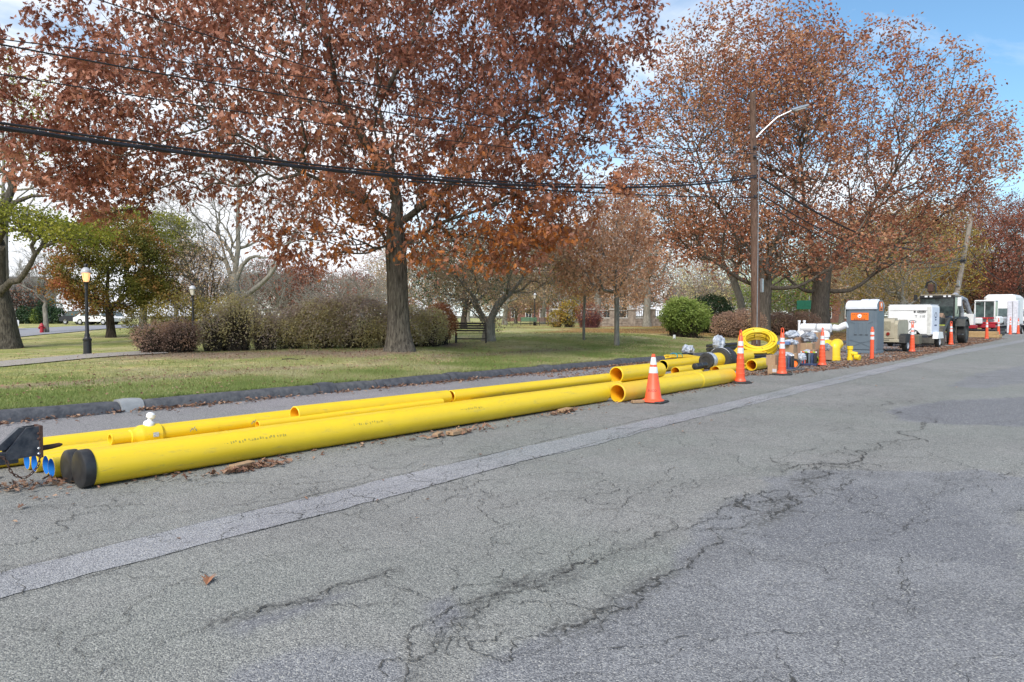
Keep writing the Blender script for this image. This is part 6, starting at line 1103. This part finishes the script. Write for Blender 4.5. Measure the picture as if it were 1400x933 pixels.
span('cable running just above the thick bundle from the left edge', [(-28, 13.1, 7.1), A_(0, 171), A_(200, 203), A_(400, 227), A_(560, 240), A_(800, 247), A_(1031, 243)], .022)
span('lower cable under the bundle right of the oak', [A_(560, 250), A_(700, 258), A_(850, 267), A_(1031, 271)], .022)
span('upper thin wire entering at the left edge', [A_(0, 48), A_(90, 70), A_(480, 130), A_(820, 141), A_(1022, 157)], .009)
span('upper thick wire entering at the left edge', [A_(0, 65), A_(95, 83), A_(480, 146), A_(870, 203), A_(1031, 212)], .014)
span('wire entering at the left edge between the upper ones and the bundle', [A_(0, 106), A_(115, 125), A_(500, 175), A_(870, 222), A_(1031, 224)], .011)
span('wire dropping from the top edge through the oak crown', [A_(110, 0), A_(250, 38), A_(480, 110), A_(870, 200), A_(1031, 206)], .011)
def span2(label, pys, r, z0, sag):
    a = Vector((u1, 13.1, z0)); t2_ = 6.4+z0-7.7; bpt = Vector((u2+dR.x*1.1-.2, 13.1+dR.y*1.1, pys)); b = MB(); C_ = [a.lerp(bpt, t)-Vector((0, 0, sag*4*t*(1-t))) for t in np.linspace(0, 1, 50)]; b.tube(C_, r, 6); tag(b.build('overhead_cable', M_CAB, None, smooth=True), label, 'cable', 'overhead cables')
span2('thick cable sagging from the brown pole to the leaning pole', 7.75, .05, 7.72, 1.55); span2('second cable sagging below the thick one to the leaning pole', 6.85, .028, 7.0, 1.55); span2('lowest cable between brown and leaning poles', 6.75, .026, 6.75, 1.85); span2('thin wire between the brown and leaning poles above the thick cable', 9.2, .018, 8.9, .9)
for k, (za, zb, r, sg_, w_) in enumerate(((7.75, 5.4, .05, 1.5, 'thick cable from the leaning pole to the tan pole'), (6.8, 4.6, .035, 1.3, 'lower cable from the leaning pole to the tan pole'))):
    a = Vector((u2+dR.x*1.2, 13.1+dR.y*1.2, za)); c2 = Vector((u3, 13.1, zb+1.2)); MBx = MB().tube([a.lerp(c2, t)-Vector((0, 0, sg_*4*t*(1-t))) for t in np.linspace(0, 1, 40)], r, 6); tag(MBx.build('overhead_cable', M_CAB, None, smooth=True), w_, 'cable', 'overhead cables')
MBx = MB().tube([(u1+3+.3*math.cos(a)*3, 13.1, 6.9+.25*math.sin(a)) for a in np.linspace(0, 6.283, 20, endpoint=False)], .03, 6, closed=True)
# park lamps
M_LAMPP = mat('lamp_post_paint', (.012, .013, .016), .4, (.025, .025, .028), 8)
M_GLOW = mat('lamp_glow', (.9, .5, .2), .3, emit=(1.0, .45, .2, .9)); M_FROST = mat('lamp_frost', (.75, .70, .62), .25, (.6, .55, .5), 5); M_BONN = mat('lamp_bonnet', (.62, .64, .68), .35)
def lamp(label, px, Y, Hh, lit=True):
    t_ = thing('lamp_post', label, 'lamp post', at(px, Y), 0, 'black park lamp posts'); s = Hh/3.25
    MB().lathe([(r*s, z*s) for r, z in ((.16, 0), (.16, .05), (.135, .07), (.13, .50), (.145, .52), (.15, .58), (.11, .62), (.085, .68), (.09, .74), (.065, .80), (.055, 1.6), (.045, 2.35), (.062, 2.37), (.062, 2.42), (.05, 2.45), (.075, 2.58), (.09, 2.62))], 20).build('post', M_LAMPP, t_, smooth=35)
    MB().lathe([(r*s, z*s) for r, z in ((.075, 2.62), (.105, 2.72), (.135, 2.95))], 20).build('globe', M_GLOW if lit else M_FROST, t_, smooth=35)
    MB().lathe([(r*s, z*s) for r, z in ((.165, 2.94), (.17, 2.97), (.14, 3.05), (.085, 3.12), (.05, 3.14))], 20).build('bonnet', M_BONN, t_, smooth=35)
    MB().lathe([(r*s, z*s) for r, z in ((.055, 3.13), (.055, 3.2), (.075, 3.2), (.06, 3.25), (.01, 3.27))], 14).build('finial', M_LAMPP, t_, smooth=35)
    for k in range(4): a = k*math.pi/2+.5; MB().tube([(.078*s*math.cos(a), .078*s*math.sin(a), 2.62*s), (.142*s*math.cos(a), .142*s*math.sin(a), 2.95*s)], .007*s, 5).build('frame_bar', M_LAMPP, t_)
lamp('black lamp post with a glowing amber globe by the gravel path at left', 119, 25.6, 3.18); lamp('smaller pale topped lamp post behind the twiggy shrubs', 264, 32.5, 2.72, False); lamp('thin distant lamp post beyond the crab apple tree', 731, 78, 3.6, False)
# benches
M_BENCH = mat('bench_dark', (.035, .028, .024), .6, (.06, .05, .04), 8); M_BENCHW = mat('bench_brown', (.22, .14, .11), .7)
def bench(label, px, Y, L_, m, rz, grp=None, slats=True):
    t_ = thing('park_bench', label, 'bench', at(px, Y), rz, grp)
    for s in (-1, 1): MB().box((s*L_/2, .22, .42), (.06, .06, .84)).build('leg', M_BENCH, t_); MB().box((s*L_/2, -.22, .22), (.06, .06, .44)).build('leg', M_BENCH, t_)
    for k in range(4): MB().box((0, -.2+.13*k, .44), (L_, .10, .03), bev=.005).build('seat_slat', m, t_)
    for k in range(4): MB().box((0, .22, .54+.10*k), (L_, .03, .08), bev=.005).build('back_slat', m, t_)
    MB().box((0, .2, .2), (L_, .04, .05)).build('rail', M_BENCH, t_)
bench('dark park bench beside the multi stemmed crab apple tree', 644, 30.5, 1.25, M_BENCH, HEAD-R(90)+R(180))
bench('left brown bench far across the lawn', 737, 77, 1.9, M_BENCHW, HEAD-R(90)); bench('middle brown bench far across the lawn', 750, 77, 1.9, M_BENCHW, HEAD-R(90)); bench('greenish bench far across the lawn left of the brown ones', 723, 77, 1.7, mat('bench_green', (.08, .22, .12), .6), HEAD-R(90))
# hydrant
t_ = thing('fire_hydrant', 'red fire hydrant by the far street', 'hydrant', at(57, 50.5)); MB().lathe([(.17, 0), (.17, .05), (.12, .06), (.12, .48), (.15, .5), (.14, .58), (.08, .66), (.04, .72)], 16).build('barrel', M_RED, t_, smooth=35)
for s in (-1, 1): MB().lathe([(.06, 0), (.075, .05), (.075, .1)], 10, Matrix.Rotation(s*R(90), 3, 'Y') , (s*.1, 0, .40)).build('outlet', M_RED, t_, smooth=35)
# parked cars beyond the park
def car(label, px, Y, rz, m, L_=4.6, H_=1.55):
    u, v = AT(px, Y); t_ = thing('parked_car', label, 'car', (u, v, hl(u, v)+.05), rz, 'cars parked along the far street'); W_ = .88
    MB().prism([(-L_/2, .35), (-L_/2+.05, .75), (-L_/2+.9, .92), (L_/2-.5, .95), (L_/2, .8), (L_/2, .35)], -W_, W_).build('body', m, t_, smooth=25)
    MB().prism([(-L_/2+.95, .92), (-L_/2+1.6, H_-.04), (-L_/2+2.1, H_), (L_/2-1.2, H_), (L_/2-.35, .95)], -W_*.86, W_*.86).build('cabin', m, t_, smooth=25)
    for s in (-1, 1):
        MB().prism([(-L_/2+1.2, .97), (-L_/2+1.68, H_-.12), (-L_/2+2.25, H_-.08), (-L_/2+2.25, .97)], s*W_*.87-.01, s*W_*.87+.01).build('side_window', M_GLASS, t_); MB().prism([(-L_/2+2.33, .97), (-L_/2+2.33, H_-.08), (L_/2-1.25, H_-.09), (L_/2-.7, .99)], s*W_*.87-.01, s*W_*.87+.01).build('side_window', M_GLASS, t_)
        for x in (-L_/2+.85, L_/2-.85): wheel(t_, (x, s*(W_-.08), .33), .33, .2, M_ALU)
        MB().box((-L_/2+.02, s*.62, .68), (.08, .3, .14), bev=.02).build('headlight', M_PVC, t_)
    MB().prism([(-L_/2+.93, .93), (-L_/2+1.58, H_-.06), (-L_/2+1.55, H_-.05), (-L_/2+.90, .93)], -W_*.75, W_*.75).build('windscreen', M_GLASS, t_)
car('white car on the far street just right of the lamp post', 133, 82, HEAD+R(80), M_WHITE); car('white car parked right of the other one, behind the maple trunk', 150, 84, HEAD+R(80), M_WHITE); car('dark pickup height car on the far street left of the white ones', 112, 84, HEAD+R(75), mat('dark_car', (.02, .022, .03), .3)); car('white car half hidden by the thick trunk at the left edge', -22, 58, HEAD-R(55), M_WHITE)
# ---------------------------------------------------------------- buildings and walls behind the park
M_BRICK = mat('red_brick', (.26, .13, .105), .85, (.20, .10, .08), 3); M_CLAP = mat('white_clapboard', (.55, .55, .54), .6, (.62, .62, .6), 2); M_ROOF = mat('dark_roof', (.11, .10, .10), .9); M_WIN = mat('window_glass', (.04, .05, .06), .1)
def house(label, px, Y, Wd, Dp, Hw, Hr, m, rows, cols_n, rz=0, trim=None, name='house'):
    u, v = AT(px, Y); t_ = thing(name, label, 'house', (u, v, hl(u, v)-.1), HEAD-R(90)+rz)
    MB().box((0, Dp/2, Hw/2), (Wd, Dp, Hw)).build('wall', m, t_)
    ov = .4; b = MB().add([(-Wd/2-ov, -ov, Hw+.01), (Wd/2+ov, -ov, Hw+.01), (Wd/2+ov, Dp+ov, Hw+.01), (-Wd/2-ov, Dp+ov, Hw+.01), (-Wd/2-ov, Dp/2, Hw+Hr), (Wd/2+ov, Dp/2, Hw+Hr)], [(3, 2, 1, 0), (0, 1, 5, 4), (2, 3, 4, 5), (0, 4, 3), (1, 2, 5)]); rf_ = b.build('roof', M_ROOF, t_)
    MB().box((Wd*.28, Dp/2, Hw+Hr*.9), (.8, .8, 1.8)).build('chimney', M_BRICK, rf_)
    for r_ in range(rows):
        for c_ in range(cols_n):
            x = -Wd/2+Wd*(c_+.5)/cols_n; z = 1.6+r_*2.9
            if z+.9 > Hw: continue
            w_ = MB().box((x, -.03, z), (1.15, .10, 1.7)).build('window', trim or M_WHITE, t_)
            for sx in (-.26, .26): MB().box((x+sx, -.085, z), (.44, .012, 1.5)).build('pane', M_WIN, w_)
    return t_
house('white clapboard house seen through the trees above the stone wall gate', 808, 112, 12, 9, 6.2, 3, M_CLAP, 2, 5)
house('red brick building beyond the far benches', 752, 128, 15, 9, 6.4, 2.6, M_BRICK, 2, 6)
house('brick house glimpsed between the largest oak and the toilet', 1160, 104, 9, 8, 6.0, 3, M_BRICK, 2, 3)
house('small white house glimpsed behind the leaning trunk', 968, 110, 9, 8, 3.6, 2, M_CLAP, 1, 3)
house('white house beyond the grey beech', 355, 112, 11, 8, 5.2, 2.6, M_CLAP, 2, 4)
house('pale grey house behind the thick left trunk', -10, 125, 12, 8, 5.4, 2.6, mat('grey_clap', (.42, .43, .46), .7), 2, 4)
M_STONE = mat('field_stone', (.34, .29, .24), .9, (.16, .13, .11), 3.2, 1, .05, 6); M_CAP = mat('wall_cap', (.50, .48, .45), .8)
uA, vA = AT(758, 68.5); uB, vB = AT(905, 67.5); zA = hl(uA, vA); ang = math.atan2(vB-vA, uB-uA); Lw = math.hypot(uB-uA, vB-vA)
sw = thing('stone_wall', 'low fieldstone wall with a dark railing beyond the lawn', 'stone wall', (uA, vA, zA-.05), ang)
MB().box((Lw/2+1.2, 0, .38), (Lw-2.6, .45, .80)).build('wall_core', M_STONE, sw)
r_ = np.random.default_rng(5); b = MB()
for row in range(3):
    x = 2.5
    while x < Lw-.1:
        w_ = r_.uniform(.25, .6); b.box((x+w_/2, -.235, .12+.26*row+r_.uniform(-.02, .02)), (w_-.05, .07, .21), bev=.025); x += w_
b.build('facing_stones', M_STONE, sw, kind='stuff')
MB().box((Lw/2+1.2, 0, .83), (Lw-2.6, .6, .10)).build('coping', M_CAP, sw)
for x in (.2, 3.4, Lw*.5+.5, Lw*.72, Lw*.9): q_ = MB().box((x, -.02, .78), (.7, .7, 1.62), bev=.02).build('stone_pier', M_STONE, sw); MB().box((x, -.02, 1.63), (.85, .85, .12), bev=.02).build('pier_cap', M_CAP, q_)
b = MB()
x = 2.6
while x < Lw: b.box((x, 0, 1.2), (.05, .03, .7)); x += .16
b.build('railing_pickets', M_BLK, sw, kind='stuff'); MB().box((Lw/2+1.2, .01, 1.53), (Lw-2.6, .035, .06)).build('top_rail', M_CAP, sw)
t_ = thing('stone_marker', 'tiny white stone marker on the lawn before the green shrub', 'marker', at(922, 36.5)); MB().box((0, 0, .12), (.10, .10, .24), bev=.01).build('stone', M_WHITE, t_)
t_ = thing('road_sign', 'green road sign board seen past the largest oak', 'road sign', at(1106, 66)); MB().box((0, 0, 1.4), (.06, .06, 2.8)).build('post', M_ALU, t_); MB().box((-.05, 0, 2.0), (.03, 2.2, .8), bev=.01).build('sign_board', mat('sign_green', (.02, .20, .12), .5), t_)
t_ = thing('fallen_branch', 'bare fallen stick lying on the near lawn', 'branch', (*PL(402, 493)[:2], PL(402, 493)[2]+.03), HEAD-R(90)); MB().tube([(-.35, 0, 0), (-.1, .02, .02), (.1, -.01, .0), (.32, .03, .03)], [.02, .018, .014, .006], 6).build('stick', B_DARK, t_, smooth=True)
